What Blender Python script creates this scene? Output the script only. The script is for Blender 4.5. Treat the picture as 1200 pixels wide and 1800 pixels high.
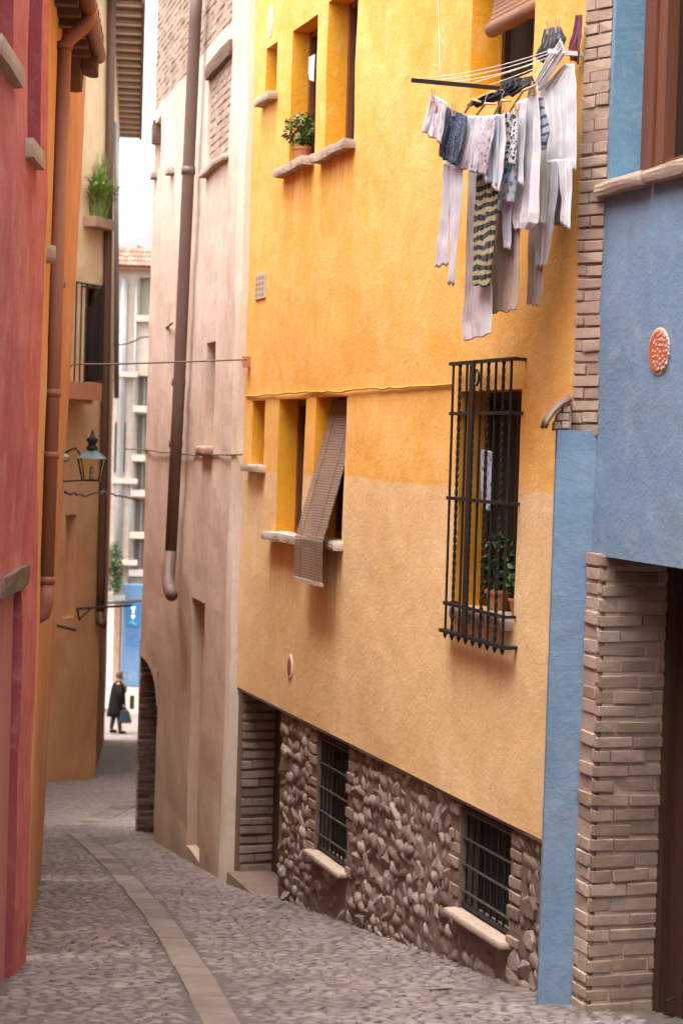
import bpy, bmesh, math, random
from mathutils import Vector, Matrix, noise
random.seed(7)
for o in list(bpy.data.objects): bpy.data.objects.remove(o)
scene = bpy.context.scene
COL = scene.collection
rad = math.radians

# ------------------------------------------------------------------ camera (eye at the origin, street runs down +Y)
FPX, CX, CY = 3400.0, 600.0, 900.0          # focal length and centre in photograph pixels (1200 x 1800)
PITCH, ROLL = rad(2.02), 0.030
F = Vector((0, math.cos(PITCH), -math.sin(PITCH)))
R0 = Vector((1, 0, 0)); U0 = Vector((0, math.sin(PITCH), math.cos(PITCH)))
Rv = R0 * math.cos(ROLL) + U0 * math.sin(ROLL)
Uv = -R0 * math.sin(ROLL) + U0 * math.cos(ROLL)
cam_d = bpy.data.cameras.new('camera'); cam = bpy.data.objects.new('camera', cam_d); COL.objects.link(cam)
M = Matrix((Rv, Uv, -F)).transposed().to_4x4(); cam.matrix_world = M
cam_d.sensor_fit = 'VERTICAL'; cam_d.sensor_height = 36.0; cam_d.lens = 36.0 * FPX / 1800.0
cam_d.clip_start = 0.05; cam_d.clip_end = 3000
cam_d.dof.use_dof = True; cam_d.dof.focus_distance = 12.8; cam_d.dof.aperture_fstop = 3.2
scene.camera = cam
# ------------------------------------------------------------------ sky, sun, exposure
world = bpy.data.worlds.new('World'); scene.world = world; world.use_nodes = True
wn = world.node_tree; wn.nodes.clear()
SUN_EL, SUN_AZ = rad(74), rad(222)            # azimuth clockwise from +Y: high, behind the camera and a little left
sky = wn.nodes.new('ShaderNodeTexSky'); sky.sky_type = 'NISHITA'; sky.sun_disc = False
sky.sun_elevation = SUN_EL; sky.sun_rotation = SUN_AZ
sky.air_density = 1.0; sky.dust_density = 6.0; sky.ozone_density = 1.0
hs = wn.nodes.new('ShaderNodeHueSaturation'); hs.inputs['Saturation'].default_value = 0.18; hs.inputs['Value'].default_value = 1.5
bg = wn.nodes.new('ShaderNodeBackground'); bg.inputs['Strength'].default_value = 0.15
wo = wn.nodes.new('ShaderNodeOutputWorld')
wn.links.new(sky.outputs[0], hs.inputs['Color']); wn.links.new(hs.outputs[0], bg.inputs[0]); wn.links.new(bg.outputs[0], wo.inputs[0])
sd = bpy.data.lights.new('sun', 'SUN'); sd.energy = 0.75; sd.angle = rad(60); sd.color = (1.0, 0.955, 0.89)
so = bpy.data.objects.new('sun', sd); COL.objects.link(so)
sdir = Vector((math.sin(SUN_AZ) * math.cos(SUN_EL), math.cos(SUN_AZ) * math.cos(SUN_EL), math.sin(SUN_EL)))
so.rotation_euler = (-sdir).to_track_quat('-Z', 'Y').to_euler(); so.location = (0, 0, 30)
scene.view_settings.view_transform = 'Standard'; scene.view_settings.look = 'None'
scene.view_settings.gamma = 1.0; scene.view_settings.use_curve_mapping = False
scene.view_settings.exposure = 1.63
scene.render.engine = 'CYCLES'
scene.cycles.max_bounces = 8; scene.cycles.diffuse_bounces = 4

# ------------------------------------------------------------------ geometry helpers
def ray(x, y): return F + Rv * ((x - CX) / FPX) + Uv * ((CY - y) / FPX)
def at(x, y, Y):
    d = ray(x, y); return d * (Y / d.y)
def proj(p):
    w = p.dot(F)
    return (CX + FPX * p.dot(Rv) / w, CY - FPX * p.dot(Uv) / w, w)
GP = [(-60, 4.5), (-12, 0.0), (0, -1.65), (11.5, -3.25), (18, -4.15), (26, -5.22), (33.5, -6.02), (51, -7.98), (54, -8.13), (60, -8.16), (400, -8.2)]
def zg(Y):
    if Y <= GP[0][0]: return GP[0][1]
    for (a, za), (b, zb) in zip(GP, GP[1:]):
        if Y <= b: return za + (zb - za) * (Y - a) / (b - a)
    return GP[-1][1]
def gpx(x, y):
    d = ray(x, y); k = d.z / d.y; lo, hi = 3.0, 120.0
    for _ in range(60):
        m = (lo + hi) / 2
        if k * m > zg(m): lo = m
        else: hi = m
    return d * (lo / d.y)

class Fac:                                     # a facade plane: s along it (away from the camera), n out into the street, z up
    def __init__(self, o, d, flip=1, lean=0.0, span=None):
        self.o = Vector((o[0], o[1])); self.d = Vector((d[0], d[1])).normalized()
        self.n = Vector((-self.d.y, self.d.x)) * flip; self.lean = lean; self.span = span
    def P(self, s, z, n=0.0):
        k = self.lean if self.span is None else self.lean * max(0.0, min(1.0, s / self.span))      # span: an old wall that twists out of plumb along its length
        q = self.o + self.d * s + self.n * (n + k * z); return Vector((q.x, q.y, z))
    def px(self, x, y, off=0.0):
        r = ray(x, y)
        den = r.x * self.n.x + r.y * self.n.y - self.lean * r.z
        t = (self.o.dot(self.n) + off) / den; p = r * t
        return (Vector((p.x, p.y)) - self.o).dot(self.d), p.z
    def sY(self, Y): return (Y - self.o.y) / self.d.y

class MB:
    def __init__(self): self.v = []; self.f = []; self.m = []
    def add(self, verts, faces, mi=0):
        b = len(self.v); self.v += [Vector(p) for p in verts]
        self.f += [tuple(b + i for i in f) for f in faces]; self.m += [mi] * len(faces); return self
    def hexa(self, c, mi=0):                   # 8 corners, bottom ring then top ring
        return self.add(c, [(3, 2, 1, 0), (4, 5, 6, 7), (0, 1, 5, 4), (1, 2, 6, 5), (2, 3, 7, 6), (3, 0, 4, 7)], mi)
    def box(self, a, b, mi=0):
        (x0, y0, z0), (x1, y1, z1) = a, b
        return self.hexa([(x0, y0, z0), (x1, y0, z0), (x1, y1, z0), (x0, y1, z0), (x0, y0, z1), (x1, y0, z1), (x1, y1, z1), (x0, y1, z1)], mi)
    def fbox(self, fc, s0, s1, n0, n1, z0, z1, mi=0):
        return self.hexa([fc.P(s0, z0, n0), fc.P(s1, z0, n0), fc.P(s1, z0, n1), fc.P(s0, z0, n1),
                          fc.P(s0, z1, n0), fc.P(s1, z1, n0), fc.P(s1, z1, n1), fc.P(s0, z1, n1)], mi)
    def tube(self, pts, r, seg=8, mi=0, cap=True):
        pts = [Vector(p) for p in pts]; n = len(pts); rs = r if isinstance(r, (list, tuple)) else [r] * n
        rings = []; ref = None
        for i, p in enumerate(pts):
            t = (pts[min(i + 1, n - 1)] - pts[max(i - 1, 0)]).normalized()
            if ref is None or abs(ref.dot(t)) > .95: ref = Vector((0, 0, 1)) if abs(t.z) < .9 else Vector((1, 0, 0))
            a = t.cross(ref).normalized(); b = a.cross(t).normalized(); ref = b
            rings.append([p + a * (rs[i] * math.cos(2 * math.pi * k / seg)) + b * (rs[i] * math.sin(2 * math.pi * k / seg)) for k in range(seg)])
        vs = [q for rg in rings for q in rg]; fs = []
        for i in range(n - 1):
            for k in range(seg):
                k2 = (k + 1) % seg; fs.append((i * seg + k, i * seg + k2, (i + 1) * seg + k2, (i + 1) * seg + k))
        if cap: fs += [tuple(range(seg - 1, -1, -1)), tuple((n - 1) * seg + k for k in range(seg))]
        return self.add(vs, fs, mi)
    def lathe(self, c, prof, seg=12, mi=0):    # prof: (radius, z)
        c = Vector(c); vs = []; fs = []
        for r, z in prof:
            for k in range(seg):
                a = 2 * math.pi * k / seg; vs.append(c + Vector((r * math.cos(a), r * math.sin(a), z)))
        for i in range(len(prof) - 1):
            for k in range(seg):
                k2 = (k + 1) % seg; fs.append((i * seg + k, i * seg + k2, (i + 1) * seg + k2, (i + 1) * seg + k))
        fs += [tuple(range(seg - 1, -1, -1)), tuple((len(prof) - 1) * seg + k for k in range(seg))]
        return self.add(vs, fs, mi)
    def grid(self, fn, nu, nv, mi=0):
        vs = [fn(i / nu, j / nv) for j in range(nv + 1) for i in range(nu + 1)]; fs = []
        for j in range(nv):
            for i in range(nu):
                a = j * (nu + 1) + i; fs.append((a, a + 1, a + nu + 2, a + nu + 1))
        return self.add(vs, fs, mi)
    def build(self, name, mats, parent=None, smooth=False, origin=None, bevel=0.0, solid=0.0):
        if parent is not None: off = wloc(parent)
        else:
            off = Vector(origin) if origin is not None else Vector((sum(p.x for p in self.v) / len(self.v), sum(p.y for p in self.v) / len(self.v), min(p.z for p in self.v)))
        me = bpy.data.meshes.new(name); me.from_pydata([p - off for p in self.v], [], self.f)
        mats = mats if isinstance(mats, (list, tuple)) else [mats]
        for m in mats: me.materials.append(m)
        if len(mats) > 1: me.polygons.foreach_set('material_index', self.m)
        if smooth: me.polygons.foreach_set('use_smooth', [True] * len(me.polygons))
        me.validate(); me.update()
        o = bpy.data.objects.new(name, me); COL.objects.link(o)
        if parent is not None: o.parent = parent; WL[o.name] = off
        else: o.location = off; WL[o.name] = off
        if bevel:
            b = o.modifiers.new('bevel', 'BEVEL'); b.width = bevel; b.segments = 2; b.limit_method = 'ANGLE'
        if solid:
            b = o.modifiers.new('solid', 'SOLIDIFY'); b.thickness = solid; b.offset = 0
        return o
WL = {}
def wloc(o): return WL[o.name]
def thing(name, label, cat, loc, group=None):
    o = bpy.data.objects.new(name, None); COL.objects.link(o); o.location = loc; WL[o.name] = Vector(loc)
    o.empty_display_size = .2
    return tag(o, label, cat, group)
def tag(o, label, cat, group=None):
    o['label'] = label; o['category'] = cat
    if group: o['group'] = group
    return o
def piece(name, me, parent, loc, rot=None, scale=(1, 1, 1)):     # a shared-mesh piece under a parent; loc in world
    o = bpy.data.objects.new(name, me); COL.objects.link(o); o.parent = parent
    o.location = Vector(loc) - wloc(parent)
    if rot is not None: o.rotation_euler = rot.to_euler() if hasattr(rot, 'to_euler') else rot
    o.scale = scale; WL[o.name] = Vector(loc); return o
def fbm(p, sc, oct=3):
    v = 0; a = 1; q = Vector(p) * sc
    for _ in range(oct): v += a * noise.noise(q); q = q * 2.03; a *= .5
    return v

# ------------------------------------------------------------------ materials
MATS = {}
def new_mat(name):
    m = bpy.data.materials.new(name); m.use_nodes = True; nt = m.node_tree; nt.nodes.clear()
    out = nt.nodes.new('ShaderNodeOutputMaterial'); b = nt.nodes.new('ShaderNodeBsdfPrincipled')
    nt.links.new(b.outputs[0], out.inputs[0]); return m, nt, b
def nd(nt, t, **kw):
    n = nt.nodes.new(t)
    for k, v in kw.items():
        if k in n.inputs:
            if hasattr(v, 'is_linked') or isinstance(v, bpy.types.NodeSocket): nt.links.new(v, n.inputs[k])
            else: n.inputs[k].default_value = v
        else: setattr(n, k, v)
    return n
def mixc(nt, fac, a, b, blend='MIX'):
    n = nt.nodes.new('ShaderNodeMix'); n.data_type = 'RGBA'; n.blend_type = blend
    for idx, v in ((0, fac), (6, a), (7, b)):
        if isinstance(v, bpy.types.NodeSocket): nt.links.new(v, n.inputs[idx])
        else: n.inputs[idx].default_value = v if idx == 0 or len(v) == 4 else (*v, 1)
    return n.outputs[2]
def mth(nt, op, a, b=0.5, c=0.0):
    n = nt.nodes.new('ShaderNodeMath'); n.operation = op
    for i, v in enumerate((a, b, c)):
        if isinstance(v, bpy.types.NodeSocket): nt.links.new(v, n.inputs[i])
        else: n.inputs[i].default_value = v
    return n.outputs[0]
def rng(nt, v, a, b, c=0.0, d=1.0):
    n = nt.nodes.new('ShaderNodeMapRange'); n.clamp = True
    nt.links.new(v, n.inputs[0])
    for i, q in enumerate((a, b, c, d)): n.inputs[i + 1].default_value = q
    return n.outputs[0]
def noi(nt, vec, scale, detail=6, rough=.6, dist=0.0):
    n = nt.nodes.new('ShaderNodeTexNoise'); nt.links.new(vec, n.inputs['Vector'])
    n.inputs['Scale'].default_value = scale; n.inputs['Detail'].default_value = detail
    n.inputs['Roughness'].default_value = rough; n.inputs['Distortion'].default_value = dist
    return n.outputs[0]
def vmul(nt, vec, s, add=(0, 0, 0)):
    n = nt.nodes.new('ShaderNodeMapping'); nt.links.new(vec, n.inputs['Vector']); n.inputs['Scale'].default_value = s
    n.inputs['Location'].default_value = add; return n.outputs[0]
def bump(nt, b, h, strength=.3, dist=.01):
    n = nt.nodes.new('ShaderNodeBump'); nt.links.new(h, n.inputs['Height']); n.inputs['Strength'].default_value = strength
    n.inputs['Distance'].default_value = dist; nt.links.new(n.outputs[0], b.inputs['Normal'])
def sc(c, k): return tuple(min(1, x * k) for x in c[:3])

def plaster(name, c1, c2, patch=.55, streak=.25, bstr=.5, low=None, zsplit=None, stain=None, dirt=None, dirtz=None, sseed=0.0, soft=.012, wear=None, wk=1.0, drips=None):
    """limewashed plaster: two close tones in blotches, rain streaks, trowel relief. low/zsplit: a second colour below a height."""
    m, nt, b = new_mat(name)
    pos = nt.nodes.new('ShaderNodeNewGeometry').outputs['Position']
    pos = vmul(nt, pos, (1, 1, 1), (sseed, sseed * .7, 0))
    big = noi(nt, pos, .9, 3, .6, .3); mid = noi(nt, pos, 4.0, 5, .65, .4); fine = noi(nt, pos, 38, 3, .7)
    stv = noi(nt, vmul(nt, pos, (5, 5, .55)), 1.6, 4, .65, .2)
    col = mixc(nt, rng(nt, mixf(nt, big, mid, .45), .41, .6), c1, c2)
    if stain:
        col = mixc(nt, rng(nt, noi(nt, pos, 1.7, 7, .7, .8), .53, .66, 0, .5), col, stain)
    if zsplit is not None:
        sep = nt.nodes.new('ShaderNodeSeparateXYZ'); nt.links.new(pos, sep.inputs[0])
        h = mth(nt, 'ADD', sep.outputs[2], mth(nt, 'MULTIPLY', mth(nt, 'SUBTRACT', noi(nt, pos, 1.1, 3), .5), .09))
        l1, l2 = low
        lowc = mixc(nt, rng(nt, mixf(nt, big, mid, .4), .36, .66), l1, l2)
        col = mixc(nt, rng(nt, h, zsplit - soft, zsplit + soft), lowc, col)
    col = mixc(nt, rng(nt, stv, .5, .78, 0, streak), col, sc(c1, .62), 'MIX')
    col = mixc(nt, rng(nt, mid, .58, .8, 0, patch * .5), col, mixc(nt, .5, col, (.72, .62, .5)))
    if dirt and dirtz is not None:
        sep = nt.nodes.new('ShaderNodeSeparateXYZ'); nt.links.new(pos, sep.inputs[0])
        # splash dirt near the pavement follows the sloping street
        g = mth(nt, 'ADD', mth(nt, 'MULTIPLY', sep.outputs[1], dirtz[0]), dirtz[1])
        hh = mth(nt, 'ADD', mth(nt, 'SUBTRACT', sep.outputs[2], g), mth(nt, 'MULTIPLY', mid, -.5))
        col = mixc(nt, rng(nt, hh, -.25, .45, .7, 0), col, dirt)
    if drips:
        fc_, lst = drips; sp_ = nt.nodes.new('ShaderNodeSeparateXYZ'); nt.links.new(pos, sp_.inputs[0])
        sv = mth(nt, 'ADD', mth(nt, 'MULTIPLY', mth(nt, 'SUBTRACT', sp_.outputs[0], fc_.o.x), fc_.d.x), mth(nt, 'MULTIPLY', mth(nt, 'SUBTRACT', sp_.outputs[1], fc_.o.y), fc_.d.y))
        run = noi(nt, vmul(nt, pos, (16, 16, .7)), 1.0, 3, .6); tot = None
        for (a_, b_, z_, L_) in lst:
            m1 = mth(nt, 'MULTIPLY', rng(nt, sv, a_ - .03, a_ + .03), rng(nt, sv, b_ - .03, b_ + .03, 1, 0))
            m2 = mth(nt, 'MULTIPLY', rng(nt, sp_.outputs[2], z_ - L_, z_), rng(nt, sp_.outputs[2], z_, z_ + .01, 1, 0))
            m3 = mth(nt, 'MULTIPLY', m1, m2); tot = m3 if tot is None else mth(nt, 'MAXIMUM', tot, m3)
        col = mixc(nt, mth(nt, 'MULTIPLY', mth(nt, 'MULTIPLY', tot, rng(nt, run, .42, .66)), .55), col, mixc(nt, 1.0, col, (.62, .5, .4), 'MULTIPLY'))
    if wear: col = mixc(nt, rng(nt, noi(nt, vmul(nt, pos, (1, 1, .6)), 5.5, 5, .7, .5), .66, .74, 0, .6), col, wear)
    dn = nt.nodes.new('ShaderNodeTexNoise'); nt.links.new(pos, dn.inputs['Vector']); dn.inputs['Scale'].default_value = 3.0; dn.inputs['Detail'].default_value = 3
    wv_ = mixc(nt, .12, pos, dn.outputs['Color'])
    ck = nt.nodes.new('ShaderNodeTexVoronoi'); ck.feature = 'DISTANCE_TO_EDGE'; nt.links.new(wv_, ck.inputs['Vector']); ck.inputs['Scale'].default_value = .75
    ckm = mth(nt, 'MULTIPLY', rng(nt, ck.outputs[0], .0, .006, 1, 0), rng(nt, big, .5, .62))
    col = mixc(nt, mth(nt, 'MULTIPLY', ckm, .35), col, sc(c1, .4))
    wash = noi(nt, vmul(nt, pos, (1.6, 1.6, 1.1)), 2.3, 5, .72, 1.2)
    col = mixc(nt, rng(nt, wash, .55, .78, 0, .38 * wk), col, mixc(nt, .55, col, (.86, .76, .62)))
    col = mixc(nt, rng(nt, wash, .46, .25, 0, .3 * wk), col, mixc(nt, 1.0, col, (.78, .68, .6), 'MULTIPLY'))
    col = mixc(nt, rng(nt, fine, .3, .7, 0, .22), col, sc(c1, .7), 'MIX')
    nt.links.new(col, b.inputs['Base Color']); b.inputs['Roughness'].default_value = .93
    b.inputs['Specular IOR Level'].default_value = .15
    hgt = mth(nt, 'ADD', mth(nt, 'MULTIPLY', mid, .8), mth(nt, 'MULTIPLY', fine, .35))
    bump(nt, b, hgt, bstr, .02); MATS[name] = m; return m
def mixf(nt, a, b, f):
    return mth(nt, 'ADD', mth(nt, 'MULTIPLY', a, 1 - f), mth(nt, 'MULTIPLY', b, f))
def pieces(name, cols, rough=.88, bstr=.6, scale=30, spec=.2, grime=0):
    """one tone per piece (object or island), grain inside"""
    m, nt, b = new_mat(name)
    ge = nt.nodes.new('ShaderNodeNewGeometry'); oi = nt.nodes.new('ShaderNodeObjectInfo')
    r = mth(nt, 'FRACT', mth(nt, 'ADD', oi.outputs['Random'], ge.outputs['Random Per Island']))
    cr = nt.nodes.new('ShaderNodeValToRGB'); nt.links.new(r, cr.inputs[0]); el = cr.color_ramp.elements
    while len(el) < len(cols): el.new(.5)
    for i, c in enumerate(cols): el[i].position = i / (len(cols) - 1); el[i].color = (*c, 1)
    n1 = noi(nt, ge.outputs['Position'], scale, 6, .7); n2 = noi(nt, ge.outputs['Position'], scale * .25, 4, .6)
    col = mixc(nt, rng(nt, n1, .35, .72, 0, .45), cr.outputs[0], sc(cols[0], .5))
    col = mixc(nt, rng(nt, n2, .5, .75, 0, .35), col, sc(cols[-1], 1.15))
    if grime:
        g_ = noi(nt, ge.outputs['Position'], 1.3, 5, .65, .4); col = mixc(nt, rng(nt, g_, .42, .7, 0, grime), col, mixc(nt, 1.0, col, (.5, .45, .42), 'MULTIPLY'))
    nt.links.new(col, b.inputs['Base Color']); b.inputs['Roughness'].default_value = rough
    b.inputs['Specular IOR Level'].default_value = spec
    bump(nt, b, n1, bstr, .008); MATS[name] = m; return m
def simple(name, c, c2=None, rough=.6, metal=0, scale=20, bstr=.15, spec=.4, stretch=(1, 1, 1), amt=.6):
    m, nt, b = new_mat(name)
    pos = vmul(nt, nt.nodes.new('ShaderNodeNewGeometry').outputs['Position'], stretch)
    n1 = noi(nt, pos, scale, 6, .65, .3); n2 = noi(nt, pos, scale * .2, 3)
    col = mixc(nt, rng(nt, mixf(nt, n1, n2, .5), .36, .66, 0, amt), c, c2 or sc(c, .6))
    nt.links.new(col, b.inputs['Base Color']); b.inputs['Roughness'].default_value = rough; b.inputs['Metallic'].default_value = metal
    b.inputs['Specular IOR Level'].default_value = spec
    bump(nt, b, n1, bstr, .01); MATS[name] = m; return m
def fabric(name, c, c2=None, bands=None, axis=2, dots=None):
    """woven cloth; bands = (colour, frequency, duty) for printed stripes"""
    m, nt, b = new_mat(name)
    pos = nt.nodes.new('ShaderNodeNewGeometry').outputs['Position']
    n2 = noi(nt, pos, 9, 4); col = mixc(nt, rng(nt, n2, .35, .68, 0, .35), c, c2 or sc(c, .9))
    if bands:
        bc, fr, du = bands
        sep = nt.nodes.new('ShaderNodeSeparateXYZ'); nt.links.new(pos, sep.inputs[0])
        v = mth(nt, 'ADD', mth(nt, 'MULTIPLY', sep.outputs[axis], fr), mth(nt, 'MULTIPLY', noi(nt, pos, 7, 2), 1.3))
        fr_ = mth(nt, 'FRACT', v); col = mixc(nt, rng(nt, fr_, du - .04, du + .04, 1, 0), col, bc)
    if dots:
        dc, scl, th = dots
        vo = nt.nodes.new('ShaderNodeTexVoronoi'); nt.links.new(pos, vo.inputs['Vector']); vo.inputs['Scale'].default_value = scl
        col = mixc(nt, rng(nt, vo.outputs[0], th - .06, th + .06, 1, 0), col, dc)
    nt.links.new(col, b.inputs['Base Color']); b.inputs['Roughness'].default_value = .95; b.inputs['Specular IOR Level'].default_value = .1
    b.inputs['Sheen Weight'].default_value = .15
    tr = nt.nodes.new('ShaderNodeBsdfTranslucent'); nt.links.new(col, tr.inputs[0])
    mx = nt.nodes.new('ShaderNodeMixShader'); mx.inputs[0].default_value = .25
    out = [n for n in nt.nodes if n.type == 'OUTPUT_MATERIAL'][0]
    nt.links.new(b.outputs[0], mx.inputs[1]); nt.links.new(tr.outputs[0], mx.inputs[2]); nt.links.new(mx.outputs[0], out.inputs[0])
    bump(nt, b, mth(nt, 'ADD', noi(nt, vmul(nt, pos, (17, 17, 7)), 1.0, 4, .6, 1.0), mth(nt, 'MULTIPLY', noi(nt, pos, 70, 3), .3)), .35, .010); MATS[name] = m; return m

GZ = (-.139, -1.65)
m_amber = plaster('amber_reveal', (.72, .32, .02), (.75, .36, .035), streak=.1)
m_tan = plaster('pink_plaster', (.58, .44, .355), (.68, .55, .465), low=((.51, .355, .255), (.59, .435, .33)), zsplit=-.6, soft=1.6, stain=(.50, .30, .20), streak=.3, dirt=(.2, .14, .1), dirtz=GZ, sseed=3.1)  # low tone: shade put into the colour, with dirt, fading over a wide height
m_tanpale = plaster('pale_plaster', (.66, .53, .42), (.72, .6, .5), streak=.25, sseed=5, stain=(.58, .42, .3), dirt=(.36, .27, .18), dirtz=GZ)
m_blue = plaster('blue_plaster', (.15, .232, .33), (.185, .268, .36), stain=(.2, .235, .285), wear=(.34, .25, .2), wk=.5, dirt=(.16, .15, .15), dirtz=GZ, streak=.2, sseed=8)
m_bluereveal = plaster('light_blue_plaster', (.125, .25, .34), (.155, .28, .37), streak=.1, sseed=9)
m_red = plaster('red_plaster', (.47, .115, .105), (.56, .2, .18), streak=.3, stain=(.58, .25, .22), sseed=11, dirt=(.34, .12, .1), dirtz=GZ)
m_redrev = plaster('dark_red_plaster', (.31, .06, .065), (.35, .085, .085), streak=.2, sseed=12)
m_orange = plaster('orange_plaster', (.54, .255, .12), (.60, .33, .18), streak=.3, stain=(.46, .19, .09), sseed=13, dirt=(.3, .16, .08), dirtz=GZ)
m_ochre = plaster('ochre_plaster', (.66, .47, .27), (.72, .54, .34), low=((.60, .29, .13), (.66, .35, .175)), zsplit=-.3, soft=1.8, streak=.3, sseed=15, dirt=(.2, .12, .07), dirtz=(-.107, -2.44))
m_strip = plaster('yellow_strip_plaster', (.58, .31, .125), (.64, .39, .19), streak=.25, sseed=22)
m_cream = plaster('cream_plaster', (.44, .36, .28), (.52, .44, .36), streak=.3, sseed=16)
m_white = plaster('white_plaster', (.66, .6, .52), (.72, .68, .62), streak=.2, sseed=17)
m_farblue = plaster('bright_blue_plaster', (.11, .2, .34), (.13, .23, .37), streak=.1, sseed=18)
m_brown = plaster('brown_plaster', (.34, .21, .15), (.42, .28, .2), sseed=19)
m_brick = pieces('old_brick', [(.34, .19, .115), (.45, .285, .185), (.40, .26, .18), (.50, .35, .245)])
m_brickd = pieces('weathered_brick', [(.24, .165, .12), (.36, .265, .2), (.30, .215, .16), (.41, .315, .245)], grime=.6)
m_brickk = pieces('dark_brick', [(.10, .055, .04), (.16, .095, .07), (.13, .075, .055), (.2, .125, .095)])
m_brickp = pieces('pale_brick', [(.37, .245, .18), (.47, .345, .27), (.42, .295, .225), (.52, .4, .325)], grime=.5)
m_mortar = simple('lime_mortar', (.40, .31, .24), (.27, .195, .145), rough=.95, scale=45, bstr=.6, spec=.1)
m_mortard = simple('dirty_mortar', (.19, .125, .085), (.12, .075, .05), rough=.95, scale=45, bstr=.6, spec=.1)
m_mortarb = simple('basement_mortar', (.20, .14, .108), (.11, .075, .056), rough=.95, scale=25, bstr=.8, spec=.1)
m_rubble = pieces('rubble_stone', [(.13, .085, .062), (.38, .3, .245), (.22, .155, .12), (.46, .38, .32), (.3, .225, .18), (.2, .125, .09)], scale=22, bstr=1.0, grime=.6)
m_cobble = pieces('cobble_stone', [(.145, .113, .1), (.215, .172, .152), (.175, .138, .122), (.255, .207, .184), (.16, .124, .109)], rough=.62, scale=28, bstr=.5, spec=.35, grime=.8)
m_slab = pieces('pale_paving_slab', [(.155, .125, .105), (.235, .19, .16), (.195, .157, .132)], rough=.8, scale=9, bstr=.7, spec=.3, grime=.8)
m_stone = simple('sill_stone', (.43, .33, .255), (.28, .2, .145), rough=.9, scale=30, bstr=.7, spec=.2)
m_palest = simple('pale_sill_stone', (.5, .41, .34), (.36, .28, .22), rough=.9, scale=30, bstr=.5, spec=.2)
m_iron = simple('black_iron', (.014, .014, .014), (.03, .025, .022), rough=.55, scale=60, bstr=.2, metal=.3)
m_dark = simple('dark_interior', (.012, .009, .007), (.02, .014, .01), rough=.8, scale=6)
m_glass = simple('dark_window_glass', (.015, .014, .013), (.03, .026, .022), rough=.12, scale=3, bstr=.02, spec=.6)
m_fglass = simple('dusty_gallery_glass', (.13, .11, .1), (.19, .16, .14), rough=.4, scale=3)
m_ledge = simple('pale_ledge', (.5, .43, .36), (.42, .34, .28), rough=.9)
m_rdoor = simple('faded_pink_door', (.46, .15, .13), (.4, .2, .165), rough=.8, scale=7, stretch=(3, 3, .5), bstr=.4)
m_door = simple('dark_brown_door', (.055, .024, .014), (.028, .012, .008), rough=.5, scale=14, stretch=(6, 6, .4), bstr=.3)
m_frame = simple('red_brown_wood', (.18, .06, .028), (.10, .032, .016), rough=.5, scale=16, stretch=(6, 6, .5), bstr=.3)
m_pipe = simple('brown_pipe', (.145, .088, .068), (.10, .058, .045), rough=.55, scale=8, stretch=(1, 1, .3), bstr=.05)
m_pipeo = simple('copper_orange_pipe', (.28, .115, .07), (.2, .075, .045), rough=.6, scale=9, stretch=(1, 1, .3), bstr=.06)
m_gut = simple('brown_gutter', (.2, .085, .05), (.12, .05, .03), rough=.6, scale=9)
m_piper = simple('rust_pipe', (.10, .042, .022), (.055, .022, .013), rough=.6, scale=9, stretch=(1, 1, .3))
m_shoe = simple('worn_pipe_metal', (.10, .075, .067), (.055, .038, .032), rough=.5, scale=10)
m_zincd = simple('worn_dark_iron', (.07, .065, .06), (.16, .13, .11), rough=.5, metal=.3, scale=50)
m_zinc = simple('grey_zinc', (.33, .33, .32), (.22, .21, .2), rough=.5, metal=.4, scale=8)
m_wood = simple('old_eave_wood', (.14, .075, .05), (.075, .04, .028), rough=.85, scale=16, stretch=(1, 1, 1), bstr=.4)
m_woodl = simple('pale_eave_board', (.62, .5, .4), (.5, .38, .29), rough=.85, scale=16)
m_peg = simple('peg_wood', (.55, .34, .17), (.42, .24, .1), rough=.7, scale=40)
m_blind = simple('esparto_slat', (.24, .155, .11), (.15, .095, .068), rough=.85, scale=25, stretch=(1, 1, 4), bstr=.4)
m_blindd = simple('brown_blind_slat', (.25, .115, .06), (.15, .07, .04), rough=.8, scale=25, bstr=.4)
m_tile = pieces('roof_tile', [(.24, .11, .07), (.32, .18, .125), (.28, .14, .1), (.36, .24, .18)])
m_terra = simple('terracotta', (.48, .2, .1), (.36, .14, .07), rough=.85, scale=20)
m_plq = simple('red_ceramic', (.42, .085, .04), (.5, .14, .07), rough=.5)
m_leaf = pieces('green_leaf', [(.035, .075, .015), (.07, .13, .03), (.05, .1, .02), (.1, .17, .045)], rough=.5, scale=20, bstr=.1, spec=.4)
m_leafl = pieces('fresh_leaf', [(.1, .17, .03), (.2, .29, .06), (.15, .22, .045), (.27, .36, .1)], rough=.5, scale=20, bstr=.1, spec=.4)
m_flower = simple('red_flower', (.5, .12, .05), (.6, .2, .04), rough=.7)
m_cable = simple('dusty_cable', (.12, .085, .06), (.2, .14, .09), rough=.8)
m_cablep = simple('painted_cable', (.62, .27, .04), (.45, .2, .05), rough=.8)
m_cord = simple('white_cord', (.75, .72, .66), (.65, .6, .5), rough=.7)
m_lamptop = simple('weathered_green_metal', (.05, .085, .095), (.09, .13, .14), rough=.45, metal=.3, scale=25)
m_dirt = simple('brown_render', (.155, .085, .055), (.26, .17, .12), rough=.95, scale=7, bstr=.6, spec=.1)
m_skin = simple('skin', (.46, .26, .17), (.42, .23, .15), rough=.6)
m_coat = simple('black_coat', (.008, .0065, .006), (.014, .01, .009), rough=.9, scale=30, spec=.15)
m_hair = simple('dark_hair', (.03, .018, .012), (.05, .03, .02), rough=.7)
m_scarf = simple('grey_scarf', (.16, .13, .12), (.1, .085, .08), rough=.95)
m_bag = simple('navy_bag', (.012, .018, .03), (.02, .025, .035), rough=.6)
m_hill = simple('pale_hill', (.15, .15, .155), (.12, .12, .125), rough=.95, scale=.05)

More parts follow.
